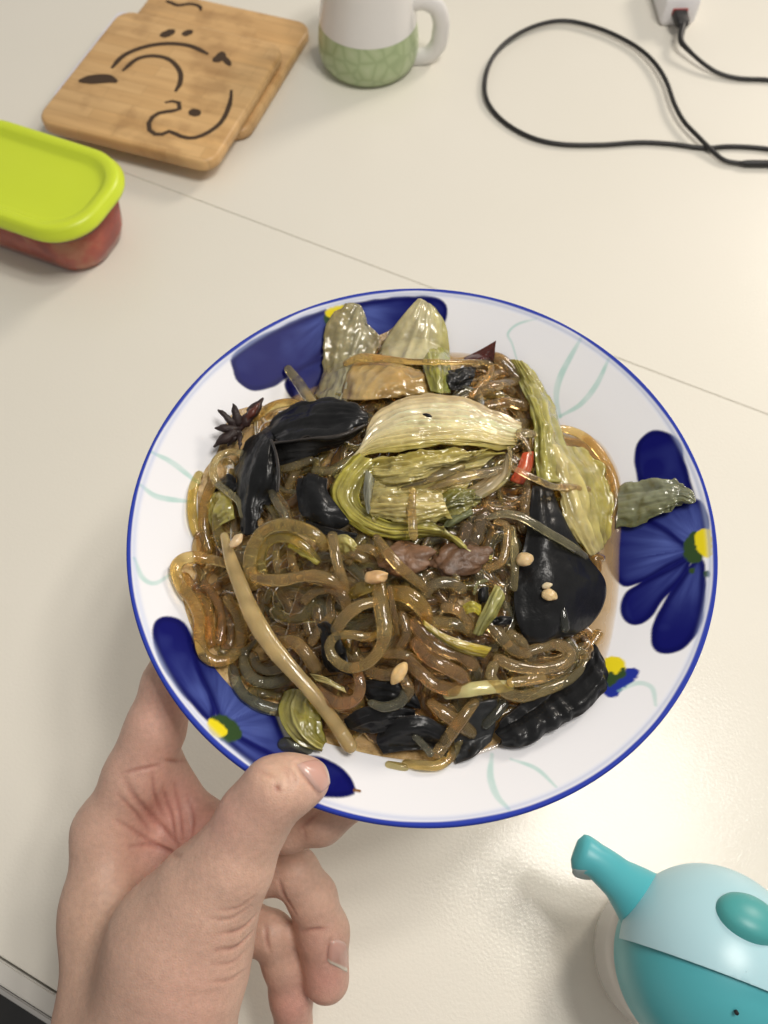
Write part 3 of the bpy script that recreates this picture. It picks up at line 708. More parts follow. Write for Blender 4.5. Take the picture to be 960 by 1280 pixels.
def auto_label(m_, L_, colr, r_):
    size = ('short' if L_ < 38 else 'long' if L_ > 75 else 'curved') + (' thick' if r_ > 9 else ' thin' if r_ < 6 else '')
    tone = 'greyish' if colr[0] - colr[2] < .13 else 'amber' if colr[0] > .55 else 'brown'
    near = sorted(MARKS, key=lambda k: math.hypot(m_[0] - MARKS[k][0], m_[1] - MARKS[k][1]))
    def rel(k):
        dx_, dy_ = m_[0] - MARKS[k][0], m_[1] - MARKS[k][1]
        return ('left of ' if dx_ < 0 else 'right of ') + k if abs(dx_) > abs(dy_) else ('above ' if dy_ < 0 else 'below ') + k
    for t_ in [f'{size} {tone} noodle lying just {rel(near[0])}', f'{size} {tone} noodle between {near[0]} and {near[1]}', f'{size} {tone} noodle {rel(near[0])} and {rel(near[2])}', f'{size} {tone} noodle between {near[0]} and {near[3]}']:
        if t_ not in USED: break
    USED.add(t_); return t_
def noodle(c, pts, rpx, colr=(.62, .43, .20), label=None, cat='noodle', n=64, seed=0, mat=None, name='noodle', group=NG, dh=-1.0, flat=.68):
    p = np.array([(*q_, 3)[:3] for q_ in pts], float); p[:, :2] = cx(c, p[:, :2])
    g = catmull(p, n); g[:, 2] += dh
    W = food_pt(g); s = CROP[c][2]
    dep = np.linalg.norm(W - np.array([0, 0, CAM_H]), axis=1)
    rp = np.interp(np.linspace(0, 1, n), np.linspace(0, 1, len(rpx)), rpx) if np.ndim(rpx) else np.full(n, rpx)
    rad = rp / s * dep * .82 / FPX
    t = np.linspace(0, 1, n); al = np.r_[0, np.cumsum(np.linalg.norm(np.diff(W, axis=0), axis=1))]; rad = rad * (1 + .08 * vnoise(al * 70, t * 0, seed + 11) + .03 * vnoise(al * 260, t * 0, seed + 12)); W[:, 2] += .0004 * vnoise(al * 90, t * 0, seed + 5)
    V, F = tube(W, rad, 14, flat)
    C = np.tile(np.array(colr) * np.array([1.36, 1.38, 1.22]), (len(V), 1)) * (1 + .15 * vnoise(V[:, 0] * 260, V[:, 1] * 260, seed)[:, None])
    o = mesh(name, V, F, mat or M_noodle, cols=np.clip(C, 0, .95))
    if label is None or label.startswith('broad brownish'):
        m_ = p[:, :2].mean(0); L_ = np.linalg.norm(np.diff(p[:, :2], axis=0), axis=1).sum()
        label = auto_label(m_, L_, colr, rp.mean() / s)
    tag(o, label, cat, group)
    return o
# ------------------------------------------------------------------ small noodles and shreds that nobody could count, filling the heap
parts = []; cols_ = []
o_in = cpx + (OUT - cpx) * .93
cand = 0
while len(parts) < 300 and cand < 4000:
    cand += 1
    p0 = np.array([rng.uniform(225, 775), rng.uniform(385, 950)])
    if sd_poly(p0[None], o_in)[0] > -6: continue
    a = rng.uniform(0, 2 * math.pi); k = rng.normal(0, .030); L = rng.uniform(60, 190); npt = 30
    pts = [p0]; 
    for i in range(npt - 1):
        a += k * L / npt + rng.normal(0, .10); q_ = pts[-1] + np.array([math.cos(a), math.sin(a)]) * L / npt
        if sd_poly(q_[None], o_in)[0] > -3: break
        pts.append(q_)
    if len(pts) < 6: continue
    pts = np.array(pts); h0 = rng.uniform(-1.5, 1.6)
    g = np.c_[pts, h0 + 1.0 * np.sin(np.linspace(0, rng.uniform(1, 4), len(pts)) + rng.uniform(0, 6))]
    W = food_pt(g); r0 = rng.uniform(.0011, .0026)
    V, F = tube(W, r0 * (1 + .1 * vnoise(np.arange(len(W)) * .15, np.zeros(len(W)), cand)), 8, .8)
    parts.append((V, F)); tone = [(.60, .42, .18), (.70, .52, .25), (.52, .33, .14), (.60, .50, .20), (.50, .46, .28)][rng.integers(5)]
    cols_.append(np.tile(np.array(tone) * rng.uniform(.7, 1.1), (len(V), 1)))
V, F = join(parts)
tag(mesh('noodle_tangle', V, F, M_noodle, cols=np.vstack(cols_)), 'tangle of short translucent noodles and shreds filling the gaps of the heap', 'noodles', kind='stuff')
parts = []
for i in range(170):
    p0 = np.array([rng.uniform(225, 775), rng.uniform(385, 950)])
    if sd_poly(p0[None], o_in)[0] > -6: continue
    W = food_pt([(p0[0], p0[1], rng.uniform(.5, 3))])[0]
    v = rng.normal(0, 1, (8, 3)); bm = bmesh.new()
    bmesh.ops.create_icosphere(bm, subdivisions=1, radius=1); v = np.array([x.co[:] for x in bm.verts]); f = [tuple(y.index for y in x.verts) for x in bm.faces]; bm.free()
    parts.append((v * rng.uniform(.6, 1.5, (len(v), 1)) * np.array([1, .8, .6]) * rng.uniform(.0004, .0012) + W, f))
V, F = join(parts)
tag(mesh('spice_crumbs', V, F, M_anise, cols=np.tile((.05, .028, .012), (len(V), 1)) * (.5 + 1.6 * rng.random((len(V), 1)))), 'tiny dark crumbs of spice scattered through the food', 'spice', kind='stuff')

CG = 'cooked cabbage pieces'
cream, pale_y, yelg, olive, tan_ = (.66, .56, .36), (.58, .50, .20), (.40, .37, .07), (.22, .23, .04), (.46, .33, .15)
grey_st = (.42, .38, .25)
# ---- top of the plate
sheet('cabbage_piece', 'A', [[(60, 600, 0), (100, 470, 2), (110, 330, 3), (130, 200, 2.5), (215, 85, 1)], [(130, 610, 2), (165, 470, 4), (200, 320, 4.5), (225, 200, 3), (270, 82, 1.5)], [(215, 620, 3), (245, 470, 5), (300, 330, 4.5), (330, 210, 3), (318, 110, 1)], [(240, 640, 1), (320, 500, 3), (400, 370, 3), (425, 270, 1), (345, 230, 0)]],
      [(.42, .34, .15), (.52, .46, .26), (.56, .52, .34), (.46, .36, .17)], M_stem, 'greyish translucent cabbage stem standing up beside the top yellow flower dot', 'cabbage', CG, rib=(.0006, 8), wr=(.0018, 150), edge=4, seed=3)
sheet('cabbage_piece', 'A', [[(400, 360, 2), (470, 240, 4), (555, 130, 5), (622, 56, 4)], [(470, 400, 5), (550, 270, 8), (610, 160, 8), (640, 58, 5)], [(620, 410, 6), (660, 280, 9), (690, 170, 7), (668, 72, 3)], [(800, 420, 2), (790, 300, 3), (770, 190, 2), (715, 105, 1)]],
      [(.50, .46, .30), (.60, .57, .42), (.56, .54, .38), (.36, .36, .14)], M_leaf, 'pointed whitish cabbage tip sticking up over the top blue petal', 'cabbage', CG, rib=(.0009, 5), seed=5, wr=(.0009, 130))
sheet('cabbage_piece', 'A', [[(200, 600, 3), (225, 480, 5), (290, 400, 6), (420, 385, 4)], [(300, 610, 6), (330, 500, 8), (430, 430, 8), (640, 450, 5)], [(430, 600, 6), (480, 540, 8), (560, 500, 8), (690, 520, 4)], [(520, 600, 3), (580, 590, 4), (650, 580, 4), (710, 580, 2)]],
      [tan_, (.56, .42, .22), (.50, .34, .15), (.40, .28, .12)], M_leaf, 'tan folded cabbage piece just above the big pale folded leaf', 'cabbage', CG, rib=(.0012, 6), wr=(.0014, 110), seed=7)
sheet('cabbage_piece', 'A', [[(640, 330, 5), (650, 430, 7), (690, 560, 6)], [(720, 310, 6), (730, 430, 9), (745, 570, 7)], [(790, 350, 3), (800, 440, 4), (800, 570, 4)]], [olive, (.34, .36, .10), (.20, .24, .05)], M_leaf, 'small green leaf rib squeezed below the pointed whitish cabbage tip', 'cabbage', CG, rib=(.0009, 4), seed=9)
noodle('A', [(225, 410, 9), (300, 380, 11), (420, 385, 11), (560, 398, 12), (700, 402, 13), (830, 408, 11), (960, 405, 9), (1020, 420, 8), (1010, 480, 7), (960, 530, 6), (910, 590, 5)], [22, 34, 30, 24, 22, 21, 21, 21, 22, 22, 20], (.66, .47, .22), 'long noodle lying across the top cabbage pieces and hooking down at its right end', seed=1)
noodle('1', [(530, 278, 4), (565, 325, 7), (605, 385, 7), (640, 420, 4)], [17, 21, 21, 18], (.58, .50, .30), 'pale straight stub of noodle pointing at the upper left petal', seed=2)
sheet('wood_ear', 'A', [[(750, 450, 4), (830, 440, 6), (940, 430, 5)], [(770, 500, 5), (850, 490, 7), (930, 480, 5)], [(790, 560, 3), (850, 550, 4), (900, 540, 3)]], [(.018, .018, .018)], M_ear, 'small black scrap of wood ear under the hooked noodle near the top', 'wood ear mushroom', 'black wood ear mushrooms', rib=(.0008, 3), wr=(.0016, 160), seed=11)
sheet('chili_piece', 'B', [[(85, 205, 4), (170, 165, 8), (262, 112, 10)], [(130, 230, 5), (190, 205, 9), (258, 150, 9)], [(200, 250, 4), (225, 245, 6), (250, 260, 4)]], [(.075, .018, .012), (.06, .012, .010), (.012, .008, .008)], M_chili, 'dark maroon dried chili flake with its tip pointing up at the top of the heap', 'chili', rib=(.0002, 3), wr=(.0003, 60), seed=12)
for i, (pts, r_, cc) in enumerate((([(150, 240, 4), (260, 210, 5), (350, 280, 5), (410, 390, 5), (450, 540, 4)], 42, (.44, .32, .19)), ([(130, 420, 3), (230, 370, 6), (340, 340, 6), (440, 330, 3)], 40, (.48, .36, .22)), ([(180, 330, 4), (270, 290, 5), (360, 300, 5), (420, 360, 4)], 34, (.42, .30, .17)), ([(210, 470, 3), (330, 450, 6), (430, 480, 6), (480, 540, 3)], 38, (.46, .33, .18)), ([(380, 600, 3), (420, 560, 5), (480, 580, 4)], 32, (.44, .34, .2)))):
    noodle('B', pts, r_, cc, 'broad brownish noodle bundled between the chili flake and the ruffled green leaf', seed=20 + i)
sheet('cabbage_piece', 'B', [[(330, 215, 2), (385, 330, 6), (440, 450, 8), (480, 580, 9), (470, 720, 9), (490, 880, 8)], [(365, 215, 4), (425, 320, 8), (490, 440, 11), (525, 580, 12), (530, 720, 12), (560, 880, 11)], [(405, 225, 4), (470, 325, 7), (540, 450, 10), (575, 580, 11), (590, 720, 11), (630, 880, 10)], [(425, 240, 1), (510, 340, 3), (570, 450, 5), (596, 560, 6), (650, 700, 6), (700, 860, 5)]],
      [(.26, .26, .06), (.38, .37, .11), (.44, .42, .17), (.32, .32, .08)], M_leaf, 'ruffled yellow green cabbage strip hanging down the upper right of the heap', 'cabbage', CG, rib=(.0009, 5), wr=(.0018, 150), seed=13, nv=34, nu=70, edge=3)
noodle('B', [(560, 590, 3), (640, 595, 5), (730, 630, 6), (810, 700, 6), (870, 790, 5), (905, 880, 4), (915, 980, 3), (880, 1090, 3)], [22, 30, 34, 34, 34, 32, 30, 26], (.66, .46, .20), 'thick amber noodle arching round the right edge of the heap', seed=30)
# ---- right side
sheet('cabbage_piece', 'D', [[(330, -10, 8), (400, 110, 9), (450, 230, 9), (500, 400, 8), (570, 530, 6), (645, 650, 4)], [(430, -20, 11), (500, 120, 12), (540, 260, 11), (580, 400, 10), (630, 530, 8), (690, 640, 5)], [(560, -10, 10), (620, 120, 11), (660, 260, 10), (690, 400, 9), (710, 520, 7), (740, 600, 4)], [(640, 0, 8), (720, 90, 8), (790, 220, 7), (800, 350, 6), (780, 450, 5), (775, 540, 3)]],
      [(.48, .42, .20), (.56, .50, .26), (.46, .43, .16), (.40, .36, .09)], M_leaf, 'broad wet cabbage leaf with white veins to the right of the large black mushroom', 'cabbage', CG, rib=(.0014, 5), wr=(.0014, 120), seed=14, nu=70, nv=40, streak=.3, edge=3)
sheet('cabbage_piece', 'p', [[(772, 608, 2), (795, 604, 4), (820, 597, 5), (845, 600, 4), (866, 612, 2)], [(772, 622, 4), (798, 620, 6), (825, 609, 7), (848, 613, 5), (870, 626, 3)], [(772, 640, 3), (800, 632, 4), (828, 632, 4), (850, 622, 4), (862, 630, 2)], [(770, 658, 1), (795, 657, 2), (818, 648, 3), (838, 641, 2), (852, 628, 1)]],
      [(.36, .37, .22), (.42, .43, .28), (.33, .34, .18), (.20, .21, .09)], M_stem, 'pale green cabbage scrap sticking out over the right blue flower', 'cabbage', CG, rib=(.0009, 6), wr=(.0016, 170), seed=15, dh=.5, edge=3)
WG = 'black wood ear mushrooms'
BK = [(.0095, .0098, .0105)]
sheet('wood_ear', 'D', [[(318, 225, 5), (380, 235, 6), (438, 252, 5)], [(295, 390, 5), (385, 385, 8), (485, 375, 6)], [(270, 560, 4), (420, 555, 9), (568, 540, 6)], [(235, 700, 4), (440, 690, 10), (665, 670, 7)], [(205, 860, 4), (470, 840, 11), (752, 800, 6)], [(215, 1000, 4), (470, 980, 10), (738, 950, 5)], [(250, 1110, 3), (440, 1105, 8), (640, 1080, 4)], [(285, 1175, 2), (390, 1165, 5), (500, 1130, 3)]],
      BK, M_ear, 'large smooth black wood ear with three garlic bits on it', 'wood ear mushroom', WG, rib=(.0003, 4), wr=(.0006, 80), seed=16, nu=50, nv=60, th=.0016, dh=1.5)
noodle('D', [(185, 110, 14), (260, 150, 15), (340, 190, 15), (440, 230, 14), (540, 235, 12), (650, 245, 10)], [20, 27, 27, 26, 27, 24], (.70, .52, .34), 'pinkish noodle crossing from the red chili to the broad wet cabbage leaf', seed=31)
noodle('D', [(50, 420, 8), (130, 395, 10), (230, 405, 12), (320, 450, 13), (450, 530, 13), (560, 600, 11), (635, 655, 8)], [22, 32, 34, 34, 34, 34, 28], (.46, .42, .30), 'greyish noodle lying diagonally over the neck of the large black mushroom', seed=32)
noodle('D', [(95, 440, 7), (160, 470, 9), (160, 580, 9), (130, 680, 8), (60, 715, 6), (-10, 690, 5)], [26, 29, 29, 28, 28, 24], (.58, .42, .22), seed=33)
noodle('D', [(190, 480, 7), (205, 600, 9), (210, 720, 10), (205, 845, 9)], [30, 34, 30, 26], (.52, .44, .26), 'short upright noodle hanging over the left edge of the large black mushroom', seed=34)
noodle('D', [(285, 250, 8), (270, 340, 9), (280, 430, 7)], [30, 34, 28], (.50, .36, .2), seed=35)
noodle('D', [(495, 975, 11.5), (505, 1030, 12), (512, 1085, 11.5)], [30, 33, 32], (.16, .165, .16), 'short dark grey stub of noodle lying on the large black mushroom', seed=36)
noodle('D', [(690, 660, 3), (700, 690, 3), (715, 740, 2)], [36, 38, 20], (.50, .36, .17), seed=37)
sheet('chili_piece', 'D', [[(255, 30, 9), (225, 110, 9), (180, 190, 8)], [(300, 20, 10), (275, 120, 10), (225, 210, 9)], [(325, 20, 9), (315, 120, 9), (260, 220, 8)]], [(.40, .05, .015), (.46, .075, .02), (.30, .03, .01)], M_chili, 'bright red chili strip under the right end of the big pale leaf', 'chili', rib=(.0002, 3), wr=(.0003, 60), seed=17, nu=20, nv=12)
def lump(c, x, y, h, rx, ry, rot, colr, mat, name, label, cat, group=None, seed=0, amp=.22, up=.7, sub=3):
    p = np.array(cx(c, [(x, y)])[0]); W = food_pt([(p[0], p[1], h)])[0]; s = CROP[c][2]; k = (CAM_H - W[2]) / .93 / FPX / s
    bm = bmesh.new(); bmesh.ops.create_icosphere(bm, subdivisions=sub, radius=1)
    v = np.array([q_.co[:] for q_ in bm.verts]); f = [tuple(z.index for z in q_.verts) for q_ in bm.faces]; bm.free()
    d = 1 + amp * fbm(v[:, 0] * 1.6 + v[:, 2], v[:, 1] * 1.6 + seed * 3.1, seed, 3)
    v = v * d[:, None] * np.array([rx * k, ry * k, min(rx, ry) * k * up]); a = math.radians(rot)
    R = np.array([[math.cos(a), -math.sin(a), 0], [math.sin(a), math.cos(a), 0], [0, 0, 1]]); v = v @ R.T + W
    C = np.array(colr)[None] * (1 + .35 * fbm(v[:, 0] * 500, v[:, 1] * 500, seed + 2)[:, None])
    return tag(mesh(name, v, f, mat, cols=np.clip(C, 0, 1)), label, cat, group)
GG = 'garlic bits on the food'; GC = (.62, .45, .24)
lump('D', 270, 668, 12.5, 54, 46, 15, GC, M_garlic, 'garlic_bit', 'round tan garlic bit at the upper left edge of the large black mushroom', 'garlic', GG, 1)
lump('D', 416, 882, 13.5, 47, 36, -15, GC, M_garlic, 'garlic_bit', 'tan garlic bit in the middle of the large black mushroom, lower of two', 'garlic', GG, 2)
lump('D', 402, 826, 13.5, 32, 20, 20, (.66, .52, .34), M_garlic, 'garlic_bit', 'small pale garlic bit in the middle of the large black mushroom, upper of two', 'garlic', GG, 3)
# ---- the big pale folded leaf
sheet('cabbage_inner', 'C', [[(190, 262, 6), (300, 240, 8), (450, 225, 9), (600, 212, 9), (715, 212, 7)], [(215, 310, 5), (330, 320, 9), (460, 290, 11), (600, 245, 10), (690, 228, 7)], [(240, 370, 3), (330, 375, 6), (420, 345, 7), (560, 290, 6), (640, 255, 4)]],
      [(.40, .34, .07), (.56, .50, .22), (.46, .40, .16)], M_leaf, 'frilled yellow inner cabbage leaf tucked under the big pale folded leaf', 'cabbage', CG, rib=(.0010, 8), wr=(.0022, 170), seed=41, nu=80, nv=50, edge=4, dh=3)
bpv = len(bpy.data.objects)
bigl = sheet('cabbage_leaf', 'C', [[(205, 175, 5), (225, 70, 8), (330, 0, 9), (480, -22, 10), (650, -5, 10), (790, 55, 9), (868, 95, 8)],
                                   [(160, 220, 8), (240, 110, 10), (360, 55, 12), (500, 35, 13), (660, 55, 13), (790, 105, 12), (862, 125, 10)],
                                   [(115, 265, 9), (230, 165, 12), (370, 115, 14), (520, 100, 15), (670, 120, 14), (790, 155, 13), (855, 160, 10)],
                                   [(85, 310, 9), (200, 215, 12), (360, 180, 15), (520, 165, 15), (670, 170, 14), (780, 195, 13), (845, 190, 9)],
                                   [(75, 345, 8), (190, 250, 11), (350, 218, 13), (520, 205, 13), (660, 205, 12), (770, 218, 9), (830, 215, 7)]],
             [(.60, .48, .30), (.82, .76, .60), (.80, .73, .52), (.72, .64, .34), (.54, .48, .13)], M_leaf, 'big pale folded cabbage leaf on top, its cream ribs fanning to one end', 'cabbage', CG, rib=(.0008, 13), wr=(.0013, 120), seed=42, nu=130, nv=90, streak=.26, edge=3, th=.0014, dh=-2.5)
sheet('leaf_edge', 'C', [[(165, 215, 8), (85, 300, 6), (42, 385, 4), (75, 475, 3), (145, 545, 3), (235, 590, 3), (340, 597, 3), (440, 590, 3), (530, 595, 4), (590, 645, 4), (680, 685, 5), (738, 688, 4)],
                         [(185, 240, 10), (115, 310, 9), (82, 390, 7), (110, 460, 6), (170, 512, 6), (250, 555, 6), (340, 568, 6), (440, 558, 7), (530, 565, 8), (600, 620, 9), (670, 665, 8), (740, 678, 5)],
                         [(270, 268, 9), (205, 335, 9), (172, 400, 8), (182, 445, 7.5), (220, 478, 7.5), (275, 508, 7.5), (345, 522, 7.5), (440, 514, 8), (525, 545, 8), (600, 595, 7), (665, 645, 6), (738, 665, 4)]],
      [(.34, .32, .05), (.50, .46, .12), (.38, .36, .07)], M_leaf, None, None, rib=(.0007, 6), wr=(.0013, 150), seed=43, nu=150, nv=34, parent=bigl, edge=2, streak=.38)
sheet('leaf_blade', 'C', [[(150, 285, 4), (300, 262, 6), (480, 245, 7), (640, 225, 7), (790, 210, 6)], [(105, 360, 5), (250, 345, 8), (420, 325, 9), (580, 295, 8), (730, 255, 5)], [(105, 440, 5), (240, 420, 8), (400, 400, 9), (540, 370, 7), (660, 330, 4)], [(145, 505, 4), (260, 485, 7), (380, 472, 7), (500, 450, 6), (610, 420, 4)], [(220, 560, 3), (320, 552, 5), (420, 545, 5), (520, 530, 4), (600, 500, 3)]],
      [(.50, .44, .12), (.62, .56, .28), (.60, .53, .25), (.48, .43, .14), (.38, .36, .08)], M_leaf, None, None, rib=(.0010, 12), wr=(.0022, 120), seed=143, nu=110, nv=80, parent=bigl, edge=4, streak=.34, dh=-.5)
sheet('cabbage_piece', 'C', [[(205, 425, 4), (300, 405, 6), (400, 395, 6), (520, 400, 4)], [(210, 470, 5), (310, 455, 8), (420, 450, 8), (540, 450, 6)], [(225, 510, 3), (320, 525, 5), (430, 525, 5), (560, 500, 4)]],
      [(.44, .38, .17), (.56, .48, .22), (.42, .38, .12)], M_leaf, 'pale yellow cabbage piece lying inside the curl of the big folded leaf', 'cabbage', CG, rib=(.0009, 6), wr=(.0018, 150), seed=44, dh=4, edge=4)
sheet('cabbage_piece', 'C', [[(195, 300, 7), (185, 390, 8), (200, 485, 6)], [(215, 310, 8), (212, 400, 9), (212, 485, 6)], [(235, 340, 5), (225, 410, 6), (215, 470, 4)]], [(.40, .40, .30)], M_stem, 'thin greyish white rib standing at the left inside the curled leaf', 'cabbage', CG, rib=(.0004, 3), wr=(.0004, 100), seed=45, nu=26, nv=12, dh=3)
noodle('C', [(280, 395, 6), (350, 375, 9), (430, 350, 11), (520, 320, 12), (605, 285, 10)], [20, 26, 27, 30, 26], (.50, .42, .27), 'greyish noodle inside the curled leaf, upper of the two side by side', seed=46)
noodle('C', [(450, 385, 7), (540, 350, 10), (640, 325, 11), (720, 312, 11), (775, 297, 10)], [24, 29, 29, 26, 23], (.60, .50, .36), 'greyish noodle inside the curled leaf, lower of the two, ending at the white flap', seed=47)
sheet('cabbage_piece', 'C', [[(800, 228, 11), (812, 280, 11), (800, 330, 10), (760, 380, 9), (690, 420, 7)], [(795, 250, 9), (780, 300, 9), (750, 340, 9), (710, 375, 8), (660, 405, 6)], [(775, 290, 7), (730, 320, 7), (690, 345, 6), (650, 370, 6), (600, 390, 4)]], [(.66, .56, .36), (.54, .42, .24), (.44, .32, .17)], M_stem, 'thin translucent flap with a pale rim at the right of the curled leaf', 'cabbage', CG, rib=(.0004, 4), wr=(.0004, 90), seed=48)
noodle('C', [(810, 205, 11), (816, 260, 13), (808, 320, 13), (770, 370, 11), (700, 415, 8)], 9, (.70, .58, .36), 'very thin pale strand curving down from the right end of the big leaf', seed=49)
noodle('C', [(850, 150, 12), (885, 185, 12), (905, 235, 11)], [14, 10, 7], (.66, .52, .36), 'short pale tag hanging from the right end of the big leaf', seed=50)
noodle('C', [(855, 140, 11), (890, 142, 12), (920, 145, 11)], [24, 26, 24], (.66, .56, .40), 'short square cut pale stub at the right end of the big leaf', seed=51)
sheet('cabbage_piece', 'C', [[(420, 470, 5), (500, 410, 7), (580, 375, 8), (690, 385, 6)], [(430, 500, 6), (520, 455, 9), (610, 425, 10), (695, 415, 7)], [(470, 525, 4), (560, 505, 6), (640, 470, 6), (690, 440, 5)]], [(.20, .20, .05), (.13, .14, .035), (.30, .29, .10)], M_leaf, 'dark green crinkled leaf scrap inside the curl of the big leaf', 'cabbage', CG, rib=(.0008, 5), wr=(.0026, 230), seed=52, nu=60, nv=36)
sheet('cabbage_piece', 'C', [[(525, 540, 5), (560, 500, 7), (650, 465, 7)], [(545, 545, 6), (590, 515, 8), (655, 480, 7)], [(575, 545, 4), (620, 510, 5), (660, 490, 5)]], [(.26, .28, .13)], M_stem, 'small grey green translucent leaf tip below the dark green scrap', 'cabbage', CG, rib=(.0004, 3), wr=(.0003, 80), seed=53, nu=24, nv=14)
noodle('C', [(400, 385, 12), (393, 460, 14), (398, 530, 14), (402, 585, 13)], [18, 23, 25, 23], (.64, .50, .28), 'short noodle hanging down over the lower yellow rim of the big leaf', seed=54)
lump('C', 460, 66, 17.5, 24, 9, -20, (.012, .012, .012), M_ear, 'mushroom_chip', 'tiny black chip lying on the cream ribs of the big leaf', 'mushroom chip', None, 5, .3, .6, 2)
# ---- left: black mushrooms and star anise
sheet('wood_ear', 'H', [[(405, 205, 5), (500, 115, 8), (600, 76, 10), (720, 66, 11), (830, 92, 11), (890, 135, 8)], [(410, 225, 6), (520, 150, 9), (640, 115, 11), (740, 110, 12), (830, 115, 12), (888, 138, 9)], [(430, 250, 7), (540, 205, 10), (650, 185, 11), (750, 175, 11), (830, 165, 11), (890, 160, 9)], [(450, 270, 7), (540, 258, 10), (650, 246, 12), (750, 235, 12), (820, 212, 10), (880, 182, 8)]],
      BK, M_ear, 'black wood ear folded like a boat to the left of the big pale leaf', 'wood ear mushroom', WG, rib=(.0004, 3), wr=(.0007, 90), seed=61, nu=60, nv=40, th=.0012, edge=3)
sheet('wood_ear', 'H', [[(440, 275, 10), (560, 258, 12), (690, 247, 13), (800, 225, 12), (875, 190, 9)], [(455, 300, 6), (560, 300, 8), (680, 285, 8), (790, 255, 7), (850, 220, 6)], [(470, 380, 3), (520, 370, 4), (600, 350, 4), (680, 310, 3), (760, 270, 3)]], [(.020, .019, .018), (.012, .012, .012)], M_ear, 'hanging underside lip of black mushroom below the boat shaped wood ear', 'wood ear mushroom', WG, rib=(.0004, 3), wr=(.0006, 90), seed=62, th=.0014)
sheet('wood_ear', 'H', [[(425, 195, 7), (350, 240, 8), (300, 310, 8), (270, 400, 7), (268, 490, 6), (280, 590, 5), (290, 680, 4)], [(440, 225, 9), (390, 270, 11), (350, 350, 12), (330, 440, 11), (330, 520, 9), (325, 600, 8), (320, 700, 5)], [(450, 250, 9), (430, 290, 11), (420, 370, 12), (405, 450, 10), (385, 520, 7), (365, 600, 7), (350, 690, 5)], [(455, 270, 6), (462, 340, 8), (468, 420, 7), (460, 500, 5), (410, 560, 4), (400, 620, 4), (375, 680, 3)]],
      BK, M_ear, 'black wood ear hanging down the left side of the heap to a cupped end', 'wood ear mushroom', WG, rib=(.0005, 3), wr=(.0006, 90), seed=63, nu=60, nv=40, th=.0012, edge=4, dh=-1)
sheet('wood_ear', 'H', [[(430, 255, 12.5), (455, 330, 12.5), (465, 420, 11), (465, 495, 9)], [(440, 255, 13.5), (464, 330, 13.5), (474, 420, 12), (470, 498, 10)]], [(.03, .028, .027)], M_ear, 'raised curled rim of black mushroom at the right of the hanging wood ear', 'wood ear mushroom', WG, rib=(0, 3), wr=(.0001, 60), seed=64, nu=30, nv=5)
sheet('wood_ear', 'H', [[(565, 435, 5), (620, 418, 7), (700, 432, 6)], [(555, 490, 6), (620, 480, 9), (700, 495, 7)], [(560, 540, 6), (640, 540, 9), (745, 560, 6)], [(570, 590, 5), (670, 600, 8), (795, 625, 5)], [(600, 620, 4), (690, 640, 6), (795, 645, 4)], [(650, 640, 3), (710, 665, 4), (760, 670, 3)]], BK, M_ear, 'round black wood ear lobe in the gap left of the big leaf', 'wood ear mushroom', WG, rib=(.0003, 3), wr=(.0004, 70), seed=65, th=.0016, edge=2)
sheet('wood_ear', 'H', [[(205, 440, 3), (240, 415, 6), (275, 430, 5)], [(200, 465, 4), (240, 455, 7), (280, 470, 6)], [(165, 500, 2), (220, 515, 4), (270, 520, 3)]], BK, M_ear, 'small black mushroom scrap behind the pale noodle loop at the left edge', 'wood ear mushroom', WG, rib=(.0004, 3), wr=(.0012, 140), seed=66, nu=24, nv=16)
sheet('wood_ear', 'H', [[(600, 625, 3), (680, 655, 5), (760, 675, 5), (840, 690, 4)], [(600, 650, 3), (680, 690, 5), (760, 705, 5), (830, 710, 4)]], [(.02, .02, .021)], M_ear, 'shiny dark mushroom edge just below the round black lobe', 'wood ear mushroom', WG, rib=(.0004, 2), wr=(.0006, 120), seed=67, nu=30, nv=10)
# star anise
ac = np.array(cx('H', [(292, 205)])[0]); aw_ = food_pt([(ac[0], ac[1], 7)])[0]
an_root = empty('star_anise', tuple(aw_), 'dark star anise with one glossy seed pod resting at the left edge of the food', 'star anise')
def pod(x, y, h, wpx, colr, name, seed, mat):
    pts = np.array([(292, 205, 7), ((292 + x) / 2, (205 + y) / 2, (7 + h) / 2 + 1.5), (x, y, h)], float); pts[:, :2] = cx('H', pts[:, :2])
    W = food_pt(catmull(pts, 16)); t = np.linspace(0, 1, 16)
    r_ = wpx / 3.692 * .30 / FPX * (np.sin(math.pi * np.clip(.18 + .8 * t, 0, 1)) ** .8 + .06) * (1 + .22 * vnoise(t * 9, t * 0, seed))
    V, F = tube(W, r_, 10, .75); V += .0003 * np.stack([vnoise(V[:, 0] * 900, V[:, 1] * 900, seed + k) for k in range(3)], 1)
    mesh(name, V, F, mat, an_root, cols=np.tile(np.array(colr), (len(V), 1)))
for i, (x, y, h) in enumerate(((265, 92, 9), (195, 118, 8), (182, 205, 7), (175, 288, 7), (240, 285, 6), (296, 300, 8))):
    pod(x, y, h, (26, 22, 24, 28, 22, 13)[i], (.022, .012, .011), 'pod', 70 + i, M_anise)
pod(402, 68, 10, 33, (.030, .012, .010), 'pod', 80, M_anise); pod(385, 88, 11.5, 20, (.10, .028, .018), 'seed', 81, M_chili)
